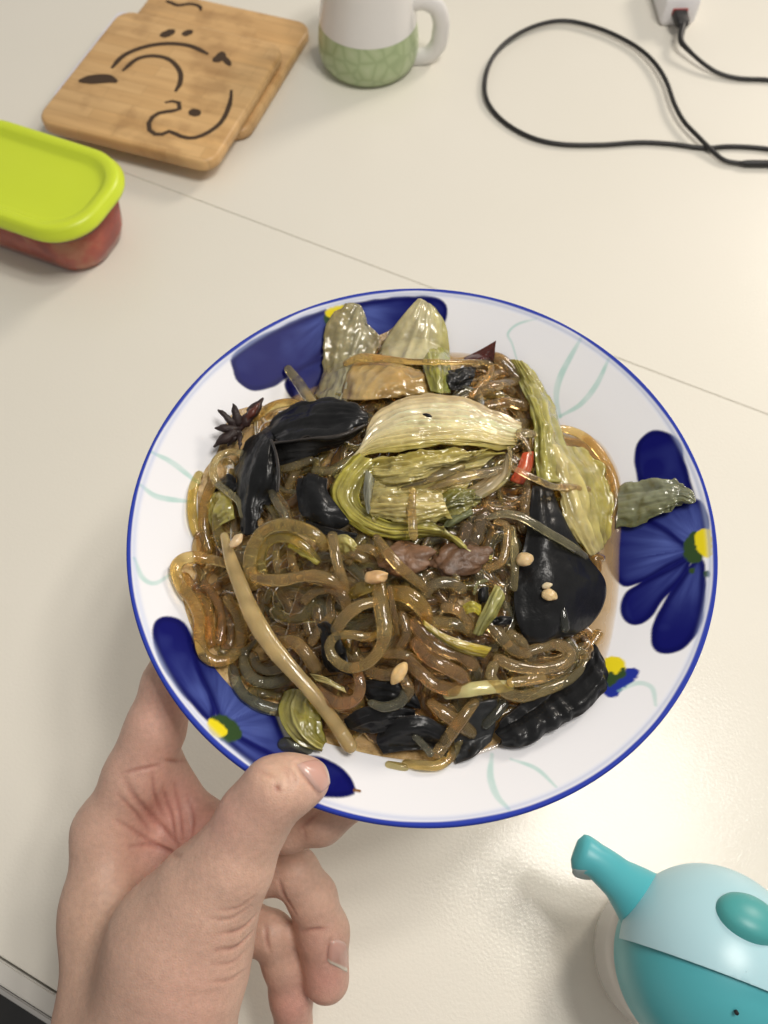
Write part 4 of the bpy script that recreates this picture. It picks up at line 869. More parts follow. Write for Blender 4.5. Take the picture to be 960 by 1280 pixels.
# left translucent pieces
for i, (pts, r_, cc, lb) in enumerate((
    ([(310, 322, 7), (250, 312, 9), (195, 335, 9), (170, 390, 8), (185, 450, 8), (240, 500, 8), (290, 545, 7), (310, 610, 6)], 22, (.62, .54, .34), 'pale hooked noodle curling round the small black scrap at the left edge'),
    ([(105, 415, 0), (80, 480, 2), (72, 560, 3), (80, 640, 3), (100, 700, 2)], 26, (.62, .48, .18), 'yellowish noodle forming the left rim of the heap beside the green strokes'),
    ([(170, 450, 3), (140, 520, 5), (125, 600, 5), (130, 690, 4), (150, 770, 3)], 30, (.54, .40, .17), None),
    ([(230, 520, 4), (200, 590, 6), (190, 660, 6), (210, 740, 5)], 30, (.52, .42, .18), None),
    ([(110, 700, 2), (100, 760, 2), (115, 830, 2)], 34, (.50, .34, .15), None),
    ([(430, 470, 4), (460, 540, 6), (500, 600, 6), (520, 650, 4)], 22, (.44, .38, .27), 'greyish noodle running down between the two black mushrooms'),
    ([(470, 400, 4), (540, 380, 6), (620, 350, 5)], 26, (.42, .34, .20), None), ([(520, 480, 3), (540, 430, 4), (560, 400, 3)], 24, (.44, .33, .17), None), ([(640, 400, 3), (720, 400, 4), (800, 350, 3)], 30, (.48, .42, .24), None),
    ([(360, 160, 3), (430, 110, 5), (520, 85, 5), (600, 100, 3)], 26, (.60, .46, .20), 'amber noodle peeping out above the boat shaped wood ear'))):
    noodle('H', pts, r_, cc, lb, seed=90 + i)
sheet('cabbage_piece', 'H', [[(140, 560, 4), (180, 500, 6), (240, 490, 5)], [(150, 620, 5), (200, 570, 8), (260, 560, 6)], [(170, 690, 3), (210, 650, 5), (270, 620, 4)]], [(.38, .34, .09), (.44, .42, .14)], M_leaf, 'yellow green leaf bit between noodles at the left edge of the heap', 'cabbage', CG, rib=(.0007, 4), wr=(.0012, 150), seed=68)
# ---- lower left noodles
noodle('G', [(440, 340, 7), (415, 270, 10), (420, 190, 12), (460, 105, 13), (520, 65, 14), (590, 58, 14), (670, 80, 13), (730, 115, 11), (760, 160, 8)], [30, 38, 40, 40, 40, 40, 40, 38, 30], (.62, .48, .22), 'thick noodle in a tall arch below the cupped black mushroom', seed=100)
noodle('G', [(475, 290, 6), (465, 220, 8), (490, 150, 10), (550, 118, 11), (620, 128, 10), (680, 170, 8), (730, 230, 5)], [26, 30, 30, 30, 30, 28, 22], (.56, .46, .18), 'second noodle nested inside the tall arch', seed=101)
noodle('G', [(540, 150, 5), (535, 220, 8), (545, 280, 7)], 20, (.48, .38, .2), seed=102)
noodle('G', [(600, 170, 4), (610, 230, 6), (625, 270, 5)], 24, (.5, .36, .17), seed=103)
sheet('cabbage_piece', 'G', [[(600, 140, 6), (660, 170, 7), (740, 230, 5)], [(590, 165, 6), (660, 200, 7), (720, 245, 5)], [(640, 190, 4), (670, 215, 5), (710, 235, 4)]], [(.46, .42, .09), (.38, .36, .07)], M_leaf, 'yellow leaf sliver inside the right leg of the tall noodle arch', 'cabbage', CG, rib=(.0005, 4), seed=104, nu=24, nv=14)
noodle('G', [(420, 270, 9), (460, 310, 11), (560, 315, 12), (660, 295, 12), (750, 300, 12), (820, 335, 10), (860, 375, 7)], [30, 36, 36, 32, 34, 34, 28], (.62, .46, .24), 'noodle running flat under the tall arch towards the garlic bit', seed=105)
noodle('G', [(795, 105, 9), (805, 170, 12), (820, 240, 12), (845, 310, 10), (860, 370, 7)], [28, 32, 30, 28, 22], (.58, .44, .24), 'short noodle bent over at the right leg of the tall arch', seed=106)
sheet('cabbage_piece', 'G', [[(810, 110, 6), (860, 105, 8), (910, 150, 7)], [(820, 150, 8), (870, 150, 10), (905, 175, 8)], [(840, 200, 5), (870, 200, 6), (890, 200, 5)]], [(.48, .44, .20), (.40, .38, .13)], M_leaf, 'small yellow green leaf knob right of the tall noodle arch', 'cabbage', CG, rib=(.0008, 4), wr=(.0012, 150), seed=107, nu=24, nv=18)
noodle('G', [(870, 230, 6), (900, 185, 8), (950, 165, 9), (1000, 185, 8), (1030, 240, 6)], 26, (.56, .42, .22), seed=108)
noodle('G', [(295, 105, 9), (330, 230, 12), (375, 350, 13), (430, 480, 13), (510, 610, 13), (610, 730, 12), (700, 830, 11), (790, 950, 9), (880, 1085, 5)], [22, 40, 44, 50, 50, 47, 45, 42, 38], (.50, .37, .19), 'long thick straight stem lying diagonally over the lower left of the heap', cat='stem', mat=M_stem, name='cabbage_stalk', group=None, n=110, seed=109, flat=.7)
noodle('G', [(310, 240, 7), (240, 222, 9), (170, 208, 8), (105, 220, 6), (72, 265, 4), (95, 340, 4), (150, 410, 5), (180, 490, 5), (180, 580, 4), (205, 660, 3), (270, 690, 3), (340, 660, 4), (375, 580, 5), (360, 480, 6), (310, 400, 7)], [26, 32, 36, 36, 34, 34, 34, 32, 32, 32, 33, 34, 34, 32, 28], (.62, .46, .21), 'noodle looped out over the left rim of the plate like a hanging ear', n=110, seed=110)
noodle('G', [(200, 330, 3), (240, 380, 5), (280, 450, 6), (285, 530, 5), (270, 600, 3)], 26, (.52, .34, .17), 'inner noodle lying inside the hanging ear shaped loop', seed=111)
noodle('G', [(110, 300, 1), (160, 370, 2), (215, 450, 3), (225, 530, 3), (230, 610, 2)], 34, (.60, .38, .14), 'orange brown noodle at the outer side inside the hanging loop', seed=112)
noodle('G', [(310, 440, 4), (330, 520, 5), (325, 600, 4), (290, 640, 2)], 24, (.48, .33, .17), seed=113)
noodle('G', [(330, 690, 0), (345, 770, 2), (385, 840, 3), (460, 890, 3), (540, 915, 2)], 32, (.26, .27, .25), 'dark greyish noodle at the lower left against the blue petal', seed=114)
noodle('G', [(395, 640, 3), (390, 710, 5), (430, 770, 6), (510, 790, 6), (580, 770, 4)], 32, (.36, .33, .24), 'greyish noodle curving just above the darker one at the lower left', seed=115)
noodle('G', [(430, 660, 5), (450, 710, 6), (500, 730, 6), (560, 720, 5)], 26, (.38, .32, .21), seed=116)
noodle('G', [(420, 830, 2), (480, 840, 3), (550, 850, 2)], 30, (.40, .34, .17), seed=117)
sheet('cabbage_piece', 'G', [[(570, 830, 3), (545, 920, 4), (580, 1010, 4), (650, 1080, 3), (745, 1110, 1)], [(620, 815, 6), (605, 920, 8), (640, 1000, 8), (690, 1060, 6), (750, 1100, 3)], [(680, 840, 7), (680, 920, 9), (700, 990, 8), (730, 1040, 6), (755, 1080, 3)], [(740, 900, 4), (740, 950, 5), (750, 990, 5), (765, 1030, 3), (770, 1060, 1)]], [(.34, .33, .09), (.46, .44, .17), (.38, .37, .10), (.22, .22, .05)], M_leaf, 'crinkled yellow green cabbage bud at the lower left under the long stem', 'cabbage', CG, rib=(.0016, 5), wr=(.0010, 130), seed=118, nv=34, streak=.35)
noodle('G', [(570, 1075, 0), (620, 1080, 1), (680, 1095, 0)], 40, (.22, .22, .18), 'greyish stub below the crinkled cabbage bud near the thumb', seed=119)
noodle('G', [(905, 720, 6), (925, 800, 8), (905, 860, 9), (840, 885, 9), (770, 860, 8), (720, 810, 6)], [26, 30, 32, 38, 42, 30], (.62, .40, .24), 'salmon tinted noodle hooked beside the long straight stem', seed=120)
noodle('G', [(560, 600, 8), (620, 600, 9), (670, 650, 9), (720, 720, 7)], 36, (.56, .40, .2), seed=121)
sheet('cabbage_piece', 'G', [[(690, 745, 6), (760, 760, 8), (850, 810, 7)], [(720, 780, 7), (790, 800, 9), (860, 835, 7)]], [(.52, .46, .22)], M_leaf, 'thin pale cabbage shred right of the long straight stem', 'cabbage', CG, rib=(.0008, 4), seed=122, nu=24, nv=12)
lump('G', 352, 132, 13, 40, 24, 55, (.66, .48, .28), M_garlic, 'garlic_bit', 'pinkish tan garlic bit at the top of the long straight stem', 'garlic', GG, 6)
# ---- middle
lump('E', 440, 195, 5, 115, 72, 15, (.16, .085, .046), M_meat, 'meat_piece', 'pinkish brown slice of meat under the big leaf, the left one', 'meat', 'meat slices in the middle', 7, .42, .4, 5)
lump('E', 665, 205, 6, 140, 72, 12, (.115, .058, .028), M_meat, 'meat_piece', 'rough dark brown slice of meat under the big leaf, the right one', 'meat', 'meat slices in the middle', 8, .5, .4, 5)
noodle('E', [(310, 105, 9), (350, 165, 12), (400, 225, 12), (455, 275, 10), (520, 330, 7)], [22, 29, 30, 30, 24], (.60, .44, .22), 'noodle slanting across the pinkish slice of meat', seed=130)
lump('E', 308, 276, 13, 50, 30, 8, (.58, .36, .17), M_garlic, 'garlic_bit', 'rough orange tan garlic bit at the top of the looped noodle', 'garlic', GG, 9, .3)
noodle('E', [(320, 300, 9), (330, 400, 12), (345, 500, 13), (330, 580, 13), (275, 645, 13), (200, 668, 13), (135, 635, 12), (108, 575, 12), (140, 530, 12), (210, 525, 11), (275, 535, 9), (320, 520, 7)], [38, 40, 40, 38, 34, 32, 30, 28, 27, 27, 27, 24], (.62, .47, .23), 'noodle tied in a round eyelet loop in the lower middle of the heap', n=110, seed=131)
noodle('E', [(300, 385, 12), (235, 405, 14), (175, 450, 14), (135, 510, 11)], [28, 33, 34, 32], (.64, .48, .25), 'short noodle reaching left from the neck of the eyelet loop', seed=132)
sheet('noodle', 'E', [[(355, 320, 11), (372, 420, 13), (388, 525, 10)], [(372, 318, 12), (392, 420, 14), (406, 525, 11)]], [(.66, .48, .22)], M_noodle, 'thin flat strip of noodle right of the neck of the eyelet loop', 'noodle', NG, rib=(0, 2), wr=(.0001, 60), seed=133, nu=30, nv=6)
noodle('E', [(370, 345, 9), (430, 350, 12), (485, 385, 12), (520, 430, 10), (530, 480, 7)], [40, 48, 46, 40, 28], (.66, .46, .17), 'wide golden noodle bent right of the eyelet loop', seed=134)
noodle('E', [(210, 350, 8), (240, 330, 10), (280, 320, 10)], [34, 40, 34], (.60, .46, .14), seed=135)
for i, (pts, r_, cc) in enumerate((([(520, 350, 7), (560, 310, 9), (620, 300, 9), (680, 330, 8)], 30, (.42, .35, .23)), ([(420, 440, 7), (440, 520, 8), (410, 580, 6)], 26, (.5, .36, .2)), ([(470, 470, 7), (520, 540, 9), (600, 590, 10), (680, 620, 9), (730, 660, 7)], 36, (.54, .36, .19)), ([(480, 560, 8), (530, 620, 10), (600, 660, 11), (670, 700, 10), (690, 750, 7)], 40, (.56, .37, .20)), ([(450, 640, 7), (500, 690, 9), (560, 740, 10), (640, 760, 9), (690, 730, 7)], 38, (.56, .38, .20)), ([(350, 610, 6), (420, 610, 8), (490, 640, 7)], 26, (.52, .38, .21)), ([(420, 700, 7), (450, 760, 8), (430, 800, 6)], 30, (.52, .37, .2)),
                              ([(600, 410, 8), (660, 420, 9), (700, 470, 8), (720, 520, 6)], 30, (.58, .42, .22)), ([(560, 470, 7), (640, 480, 8), (700, 500, 7)], 32, (.52, .42, .22)), ([(800, 480, 6), (850, 540, 8), (900, 590, 7), (960, 610, 6)], 34, (.5, .39, .23)), ([(100, 320, 8), (160, 350, 10), (190, 420, 8)], 28, (.54, .38, .2)), ([(20, 280, 8), (90, 300, 9), (160, 330, 8)], 28, (.55, .4, .22)), ([(0, 380, 6), (50, 340, 7), (110, 330, 7)], 26, (.5, .36, .19)), ([(120, 440, 6), (70, 500, 7), (30, 560, 6)], 26, (.48, .35, .19)), ([(280, 680, 6), (340, 700, 8), (400, 690, 7)], 30, (.5, .36, .2)),
                              ([(620, 250, 8), (660, 290, 9), (640, 330, 8)], 14, (.6, .48, .26)), ([(700, 60, 6), (680, 130, 7), (650, 160, 5)], 34, (.34, .25, .17)), ([(760, 30, 6), (740, 110, 7), (700, 160, 5)], 32, (.36, .28, .19)), ([(150, 190, 6), (210, 180, 8), (260, 200, 7)], 28, (.52, .4, .22)))):
    noodle('E', pts, r_, cc, seed=140 + i)
sheet('cabbage_piece', 'E', [[(510, 460, 10), (600, 520, 11), (700, 555, 10), (805, 580, 8)], [(520, 490, 12), (610, 545, 13), (700, 585, 12), (790, 605, 9)], [(530, 510, 10), (620, 575, 11), (700, 610, 10), (775, 625, 7)]], [(.44, .36, .05), (.38, .31, .03), (.26, .22, .025)], M_leaf, 'olive yellow leaf blade lying slanted in the lower middle of the heap', 'cabbage', CG, rib=(.0006, 4), wr=(.0005, 90), seed=165)
sheet('cabbage_piece', 'E', [[(820, 310, 7), (780, 390, 9), (745, 460, 9), (720, 520, 7)], [(845, 330, 8), (810, 400, 11), (775, 470, 11), (745, 530, 8)], [(860, 360, 6), (835, 420, 7), (800, 480, 7), (770, 530, 5)]], [(.48, .44, .14), (.52, .50, .18), (.40, .38, .10)], M_stem, 'narrow yellow stem leading down from the pea sized dark hole to the olive leaf', 'cabbage', CG, rib=(.0010, 4), seed=166, nu=30, nv=18)
sheet('cabbage_piece', 'E', [[(680, 400, 8), (720, 380, 10), (760, 400, 9)], [(690, 440, 8), (730, 430, 10), (760, 450, 8)]], [(.46, .42, .06)], M_leaf, 'small bright yellow leaf bit beside the narrow yellow stem', 'cabbage', CG, rib=(.0006, 3), seed=167, nu=20, nv=12)
sheet('wood_ear', 'E', [[(750, 330, 8), (770, 320, 9), (790, 320, 8)], [(745, 370, 8), (765, 365, 10), (790, 355, 8)], [(755, 395, 7), (770, 390, 8), (785, 385, 7)]], BK, M_ear, 'pea sized black mushroom bead right of the dark brown meat', 'wood ear mushroom', WG, rib=(0, 3), wr=(.0004, 80), seed=168, nu=18, nv=14)
noodle('E', [(730, 350, 8), (745, 305, 9), (785, 290, 9)], 9, (.50, .50, .30), 'thin green rim arching over the pea sized black bead', seed=169)
sheet('wood_ear', 'E', [[(800, 455, 6), (850, 445, 8), (890, 450, 7)], [(805, 485, 6), (850, 485, 8), (890, 480, 6)]], BK, M_ear, 'small black mushroom bit just left of the bottom of the large black mushroom', 'wood ear mushroom', WG, rib=(.0004, 3), wr=(.001, 150), seed=170, nu=20, nv=12)
lump('E', 408, 690, 14, 52, 27, 58, (.62, .42, .19), M_garlic, 'garlic_bit', 'oblong golden garlic bit below the eyelet loop', 'garlic', GG, 10, .15)
noodle('E', [(0, 473, 10), (50, 470, 10.5)], [4, 3], (.72, .56, .32), 'tiny pale splinter lying left of the small black knob', 'shred', name='shred', group=None, n=12, seed=171)
sheet('wood_ear', 'E', [[(60, 480, 6), (100, 470, 9), (140, 520, 7)], [(75, 560, 6), (120, 550, 9), (180, 600, 6)], [(80, 640, 5), (140, 640, 7), (200, 690, 5)], [(110, 690, 3), (160, 690, 5), (220, 720, 4)]], BK, M_ear, 'small black knob of mushroom between the long stem and the eyelet loop', 'wood ear mushroom', WG, rib=(.0004, 3), wr=(.0020, 170), seed=172)
# ---- bottom
sheet('wood_ear', 'F', [[(868, 55, 4), (850, 110, 6), (780, 170, 7), (690, 215, 7), (610, 270, 6), (550, 340, 4)], [(885, 90, 4), (872, 150, 7), (800, 215, 8), (710, 262, 8), (630, 305, 7), (560, 350, 5)], [(900, 115, 4), (888, 185, 6), (815, 258, 7), (722, 305, 7), (640, 345, 6), (575, 368, 4)], [(908, 135, 1), (900, 215, 2), (825, 290, 2.5), (730, 342, 2.5), (645, 385, 2), (570, 375, 1)]],
      BK, M_ear, 'fan shaped pleated black wood ear at the lower right of the heap', 'wood ear mushroom', WG, rib=(.0002, 3), wr=(.0006, 90), seed=180, nu=140, nv=40, th=.0016, dh=.5, edge=3, pleat=(.0006, 7))
sheet('wood_ear', 'F', [[(185, 330, 3), (250, 295, 6), (330, 290, 6), (400, 330, 5)], [(178, 370, 4), (260, 340, 8), (340, 340, 8), (410, 370, 5)], [(200, 410, 2), (270, 400, 4), (340, 400, 4), (400, 420, 3)]], BK, M_ear, 'smooth black wood ear lobe at the very bottom of the heap', 'wood ear mushroom', WG, rib=(.0003, 3), wr=(.0006, 90), seed=181, th=.0016)
sheet('wood_ear', 'F', [[(75, 300, 4), (130, 265, 6), (220, 255, 6), (300, 270, 5)], [(90, 330, 4), (150, 310, 7), (230, 300, 7), (300, 300, 5)], [(130, 345, 2), (180, 345, 4), (240, 330, 4), (300, 320, 3)]], BK, M_ear, 'black wood ear strip just above the smooth bottom lobe', 'wood ear mushroom', WG, rib=(.0004, 3), wr=(.0008, 100), seed=182)
sheet('wood_ear', 'F', [[(130, 180, 4), (200, 175, 6), (290, 200, 5)], [(140, 220, 4), (220, 215, 6), (310, 240, 5)], [(160, 250, 3), (240, 255, 4), (320, 270, 3)]], BK, M_ear, 'black mushroom fold in shade under the oblong garlic bit', 'wood ear mushroom', WG, rib=(.0004, 3), wr=(.0008, 100), seed=183)
sheet('wood_ear', 'F', [[(420, 300, 3), (470, 260, 5), (560, 230, 5)], [(425, 390, 3), (480, 340, 5), (555, 310, 5)], [(430, 440, 1), (490, 415, 3), (540, 370, 2)]], [(.022, .023, .024)], M_ear, 'black wood ear flap between the two crossed noodles and the pleated fan', 'wood ear mushroom', WG, rib=(.0004, 3), wr=(.0006, 90), seed=184)
noodle('F', [(548, 130, 8), (540, 165, 10), (570, 205, 11), (630, 228, 11), (700, 212, 11), (770, 185, 10), (820, 150, 8), (838, 110, 6), (815, 80, 4)], [20, 22, 24, 24, 22, 20, 19, 19, 17], (.54, .44, .25), 'noodle bent in a wide hook over the top of the pleated black fan', n=90, seed=185)
noodle('F', [(560, 110, 6), (620, 135, 9), (690, 145, 10), (760, 130, 9), (790, 95, 8), (750, 65, 7), (680, 80, 6), (630, 100, 5)], [20, 22, 22, 22, 22, 22, 20, 18], (.56, .43, .25), 'noodle curled into a flat ring just below the large black mushroom', n=80, seed=186)
noodle('F', [(600, 185, 12), (650, 180, 12.5), (705, 172, 11.5)], [17, 19, 17], (.70, .52, .27), 'pale short noodle piece lying across the hook above the pleated fan', seed=187)
noodle('F', [(400, 225, 7), (460, 210, 9), (530, 200, 10), (600, 195, 9)], [18, 28, 28, 20], (.66, .58, .30), 'cream cabbage rib lying level above the bottom mushrooms', cat='stem', mat=M_stem, name='cabbage_stalk', group=None, seed=188)
noodle('F', [(490, 245, 7), (455, 290, 9), (415, 345, 9), (370, 410, 6)], [20, 24, 24, 21], (.64, .46, .24), 'upper of the two crossed noodles at the bottom of the heap', seed=189)
noodle('F', [(350, 250, 5), (395, 285, 7), (440, 315, 7), (480, 345, 6)], [20, 26, 28, 22], (.60, .42, .21), 'lower of the two crossed noodles at the bottom of the heap', seed=190)
noodle('F', [(268, 440, 1), (320, 446, 3), (375, 445, 3), (415, 415, 4), (440, 370, 4)], [14, 19, 20, 20, 18], (.58, .46, .24), 'noodle lying along the bottom edge of the food on bare china', seed=191)
noodle('F', [(160, 250, 8), (205, 262, 9), (255, 245, 8), (270, 215, 7)], [14, 19, 20, 20], (.36, .34, .27), 'greyish curled stub on the black mushroom below the garlic bit', seed=192)
noodle('F', [(215, 445, 0), (250, 450, .5), (270, 455, 0)], 16, (.56, .46, .22), seed=193)
noodle('F', [(600, 30, 6), (640, 60, 7), (640, 95, 6)], 20, (.5, .38, .21), seed=194)
noodle('F', [(300, 355, 8), (330, 385, 8), (350, 410, 7)], 14, (.35, .33, .27), seed=195)
noodle('F', [(580, 250, 6), (550, 290, 7), (520, 320, 6)], 20, (.20, .20, .18), seed=196)
noodle('F', [(800, 90, 1), (850, 70, 2), (880, 30, 2)], 20, (.56, .41, .22), seed=197)
# ------------------------------------------------------------------ the hand: one continuous skin grown from tapering limbs
def limb(pts):
    out = []
    for q_ in pts:
        if len(q_) == 4 and abs(q_[0]) > 1.5:
            px, py, z, r_ = q_; w_ = np.array(P(px, py, z)); t = float((z - CAM_H) / ray(px, py)[2]); out.append((w_, r_ * t / FPX))
        else:
            out.append((np.array(q_[:3]), q_[3]))
    return out
SKIN = [
    (.014, limb([(124, 1262, .108, 52), (128, 1140, .112, 42), (133, 1040, .115, 36)])),
    (.014, limb([(150, 1280, .096, 56), (180, 1160, .094, 46), (208, 1058, .092, 38)])),
    (.014, limb([(180, 1290, .082, 56), (215, 1190, .080, 44), (245, 1092, .078, 36)])),
    (.014, limb([(205, 1300, .068, 54), (240, 1220, .066, 44), (264, 1140, .064, 36)])),
    (.016, limb([(196, 1300, .120, 100), (226, 1180, .138, 78), (262, 1115, .152, 58)])),
    (.009, limb([(262, 1115, .152, 58), (290, 1078, .160, 49)])),
    (.016, limb([(178, 1340, .108, 92), (185, 1500, .105, 98)])),
    (.016, limb([(-.076, -.085, .105, .0275), (-.072, -.20, .115, .034), (-.06, -.33, .13, .040)])),
    (.012, limb([(-.060, -.085, .090, .024), (-.055, -.20, .095, .030), (-.045, -.33, .11, .036)])),
    (.010, limb([(133, 1040, .115, 36), (170, 968, .126, 33), (194, 912, .134, 31), (210, 855, .141, 30)])),          # index
    (.005, limb([(210, 855, .141, 30), (229, 815, .141, 29), (256, 775, .137, 29), (286, 735, .131, 26)])),
    (.012, limb([(190, 1090, .096, 34), (168, 1010, .106, 33)])), (.010, limb([(206, 955, .116, 24), (252, 1040, .102, 30)])),                                                    # web
    (.006, limb([(290, 1078, .160, 49), (318, 1022, .168, 42), (344, 988, .1745, 39.5)])),                           # thumb
    (.005, limb([(344, 988, .1745, 39), (366, 980, .1745, 33), (386, 975, .1725, 26.5)])),
    (.009, limb([(208, 1058, .092, 36), (250, 1044, .102, 32), (310, 1038, .118, 30)])),                             # middle
    (.004, limb([(310, 1038, .118, 30), (360, 1036, .128, 27), (402, 1028, .134, 26), (455, 992, .1385, 23)])),
    (.009, limb([(245, 1092, .078, 34), (300, 1090, .090, 31), (368, 1089, .098, 28.5)])),                           # ring
    (.004, limb([(368, 1089, .098, 28.5), (390, 1122, .090, 29.5), (404, 1165, .080, 31), (408, 1224, .067, 29)])),
    (.008, limb([(264, 1140, .064, 34), (300, 1158, .070, 29), (338, 1166, .076, 25)])),                             # little finger
    (.004, limb([(338, 1166, .076, 25), (354, 1205, .066, 24.5), (364, 1245, .056, 25.5), (368, 1290, .045, 24)])),
]
pts_ = np.array([p_ for k, l in SKIN for p_, r_ in l]); rs_ = np.array([r_ for k, l in SKIN for p_, r_ in l])
lo = (pts_ - rs_[:, None]).min(0) - .006; hi = (pts_ + rs_[:, None]).max(0) + .006
lo[1] = max(lo[1], -.30)
HS = .0012
dims = np.ceil((hi - lo) / HS).astype(int) + 1
axs = [lo[k] + HS * np.arange(dims[k]) for k in range(3)]
D = np.full(dims, .05, np.float32)
for k, chain in SKIN:
    for (a, ra), (b_, rb) in zip(chain[:-1], chain[1:]):
        mn = np.minimum(a - ra, b_ - rb) - k - .003; mx = np.maximum(a + ra, b_ + rb) + k + .003
        i0 = np.maximum(0, ((mn - lo) / HS).astype(int)); i1 = np.minimum(dims, ((mx - lo) / HS).astype(int) + 2)
        if (i1 <= i0).any(): continue
        X, Y, Z = np.meshgrid(*[axs[q_][i0[q_]:i1[q_]].astype(np.float32) for q_ in range(3)], indexing='ij')
        ba = (b_ - a); L2 = ba @ ba
        t = np.clip(((X - a[0]) * ba[0] + (Y - a[1]) * ba[1] + (Z - a[2]) * ba[2]) / L2, 0, 1)
        d = np.sqrt((X - a[0] - t * ba[0]) ** 2 + (Y - a[1] - t * ba[1]) ** 2 + (Z - a[2] - t * ba[2]) ** 2) - (ra + (rb - ra) * t)
        sl = tuple(slice(i0[q_], i1[q_]) for q_ in range(3)); o_ = D[sl]
        h = np.clip(.5 + .5 * (o_ - d) / k, 0, 1)
        D[sl] = o_ * (1 - h) + d * h - k * h * (1 - h)
# surface nets
ins = D < 0
c8 = [(i, j, k) for i in (0, 1) for j in (0, 1) for k in (0, 1)]
cnt = sum(ins[i:dims[0] - 1 + i, j:dims[1] - 1 + j, k:dims[2] - 1 + k].astype(np.int8) for i, j, k in c8)
cells = np.argwhere((cnt > 0) & (cnt < 8)); acc = np.zeros((len(cells), 3)); num = np.zeros(len(cells))
for ax in range(3):
    e = np.eye(3, dtype=int)[ax]; oth = [q_ for q_ in range(3) if q_ != ax]
    for u_ in (0, 1):
        for v_ in (0, 1):
            o_ = np.zeros(3, int); o_[oth[0]] = u_; o_[oth[1]] = v_
            A0 = cells + o_; B0 = A0 + e
            da = D[tuple(A0.T)]; db = D[tuple(B0.T)]; m = (da < 0) != (db < 0)
            t = np.where(m, da / np.where(m, da - db, 1), 0)
            pos = A0 + e * t[:, None]; acc[m] += pos[m]; num[m] += 1
HV = acc / num[:, None] * HS + lo
cid = -np.ones(dims - 1, int); cid[tuple(cells.T)] = np.arange(len(cells))
HF = []
for ax in range(3):
    e = np.eye(3, dtype=int)[ax]; u_, v_ = np.eye(3, dtype=int)[(ax + 1) % 3], np.eye(3, dtype=int)[(ax + 2) % 3]
    sl0 = [slice(1, dims[q_] - 1) for q_ in range(3)]; sl0[ax] = slice(0, dims[ax] - 1); sl1 = list(sl0); sl1[ax] = slice(1, dims[ax])
    a0, a1 = ins[tuple(sl0)], ins[tuple(sl1)]
    for flip, msk in ((0, a0 & ~a1), (1, ~a0 & a1)):
        g = np.argwhere(msk); off = np.ones(3, int); off[ax] = 0; g = g + off
        q4 = [cid[tuple((g - s_).T)] for s_ in (u_ * 0, u_, u_ + v_, v_)]
        Q = np.stack(q4, 1); Q = Q[(Q >= 0).all(1)]
        HF.append(Q[:, ::-1] if flip else Q)
HF = np.vstack(HF)
me = bpy.data.meshes.new('tmp'); me.from_pydata(HV.tolist(), [], HF.tolist()); me.update()
to = bpy.data.objects.new('tmp', me); COL.objects.link(to)
md = to.modifiers.new('s', 'SMOOTH'); md.factor = .5; md.iterations = 5
md = to.modifiers.new('d', 'SUBSURF'); md.levels = 1; md.render_levels = 1
bpy.context.view_layer.update()
hm = bpy.data.meshes.new_from_object(to.evaluated_get(bpy.context.evaluated_depsgraph_get()))
bpy.data.objects.remove(to); hm.name = 'person'
n = len(hm.vertices); HV = np.zeros(n * 3); hm.vertices.foreach_get('co', HV); HV = HV.reshape(-1, 3)
HN = np.zeros(n * 3); hm.vertices.foreach_get('normal', HN); HN = HN.reshape(-1, 3)
polys = [tuple(p_.vertices) for p_ in hm.polygons]
bvh = BVHTree.FromPolygons(HV.tolist(), polys)
EYE = Vector((0, 0, CAM_H))
def skin_pt(px, py):
    dx, dy, dz = ray(px, py); h = bvh.ray_cast(EYE, Vector((float(dx), float(dy), float(dz))).normalized())
    return (h[0], h[1]) if h[0] is not None else (None, None)
CROP['M'] = (60, 820, 4.364)
def crease(c, pts, depth, width):
    p = catmull(cx(c, pts), 40); W = [skin_pt(x, y)[0] for x, y in p]; W = np.array([tuple(q_) for q_ in W if q_ is not None])
    if len(W) < 3: return
    mn = W.min(0) - .006; mx = W.max(0) + .006; idx = np.where(((HV > mn) & (HV < mx)).all(1))[0]
    d = np.full(len(idx), 1.); uu = np.zeros(len(idx))
    for i, q_ in enumerate(W):
        dd = np.linalg.norm(HV[idx] - q_, axis=1); m = dd < d; d[m] = dd[m]; uu[m] = i / len(W)
    f = np.exp(-(d / width) ** 2) * np.sin(math.pi * np.clip(uu, .06, .94)) ** .5
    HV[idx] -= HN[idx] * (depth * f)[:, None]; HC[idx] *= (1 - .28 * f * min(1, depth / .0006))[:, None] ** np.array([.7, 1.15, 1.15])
HC = np.tile(np.array([.59, .375, .285]), (n, 1))
def blush(px, py, rad_, c, amt):
    q_ = skin_pt(px, py)[0]
    if q_ is None: return
    f = (amt * np.exp(-(np.linalg.norm(HV - np.array(q_), axis=1) / rad_) ** 2))[:, None]
    HC[:] = HC * (1 - f) + np.array(c) * f
PINK = (.62, .325, .265); 
for x, y, r_, a_ in ((215, 1010, .017, .9), (235, 1050, .014, .9), (190, 1060, .014, .5), (200, 960, .013, .5), (205, 890, .012, .45), (275, 1020, .010, .5), (410, 1225, .011, .9), (368, 1262, .012, .9), (395, 1180, .010, .4), (240, 1255, .018, .3), (330, 1000, .010, .25)):
    blush(x, y, r_, PINK, a_)
blush(90, 1020, .014, (.52, .34, .24), .6); blush(120, 1180, .03, (.52, .34, .24), .5); blush(350, 968, .008, (.60, .40, .28), .6); blush(405, 962, .005, (.58, .33, .26), .7)
for a_ in ([(420, 680), (470, 770), (560, 870), (640, 960), (700, 1030)],): crease('M', a_, .0011, .0013)
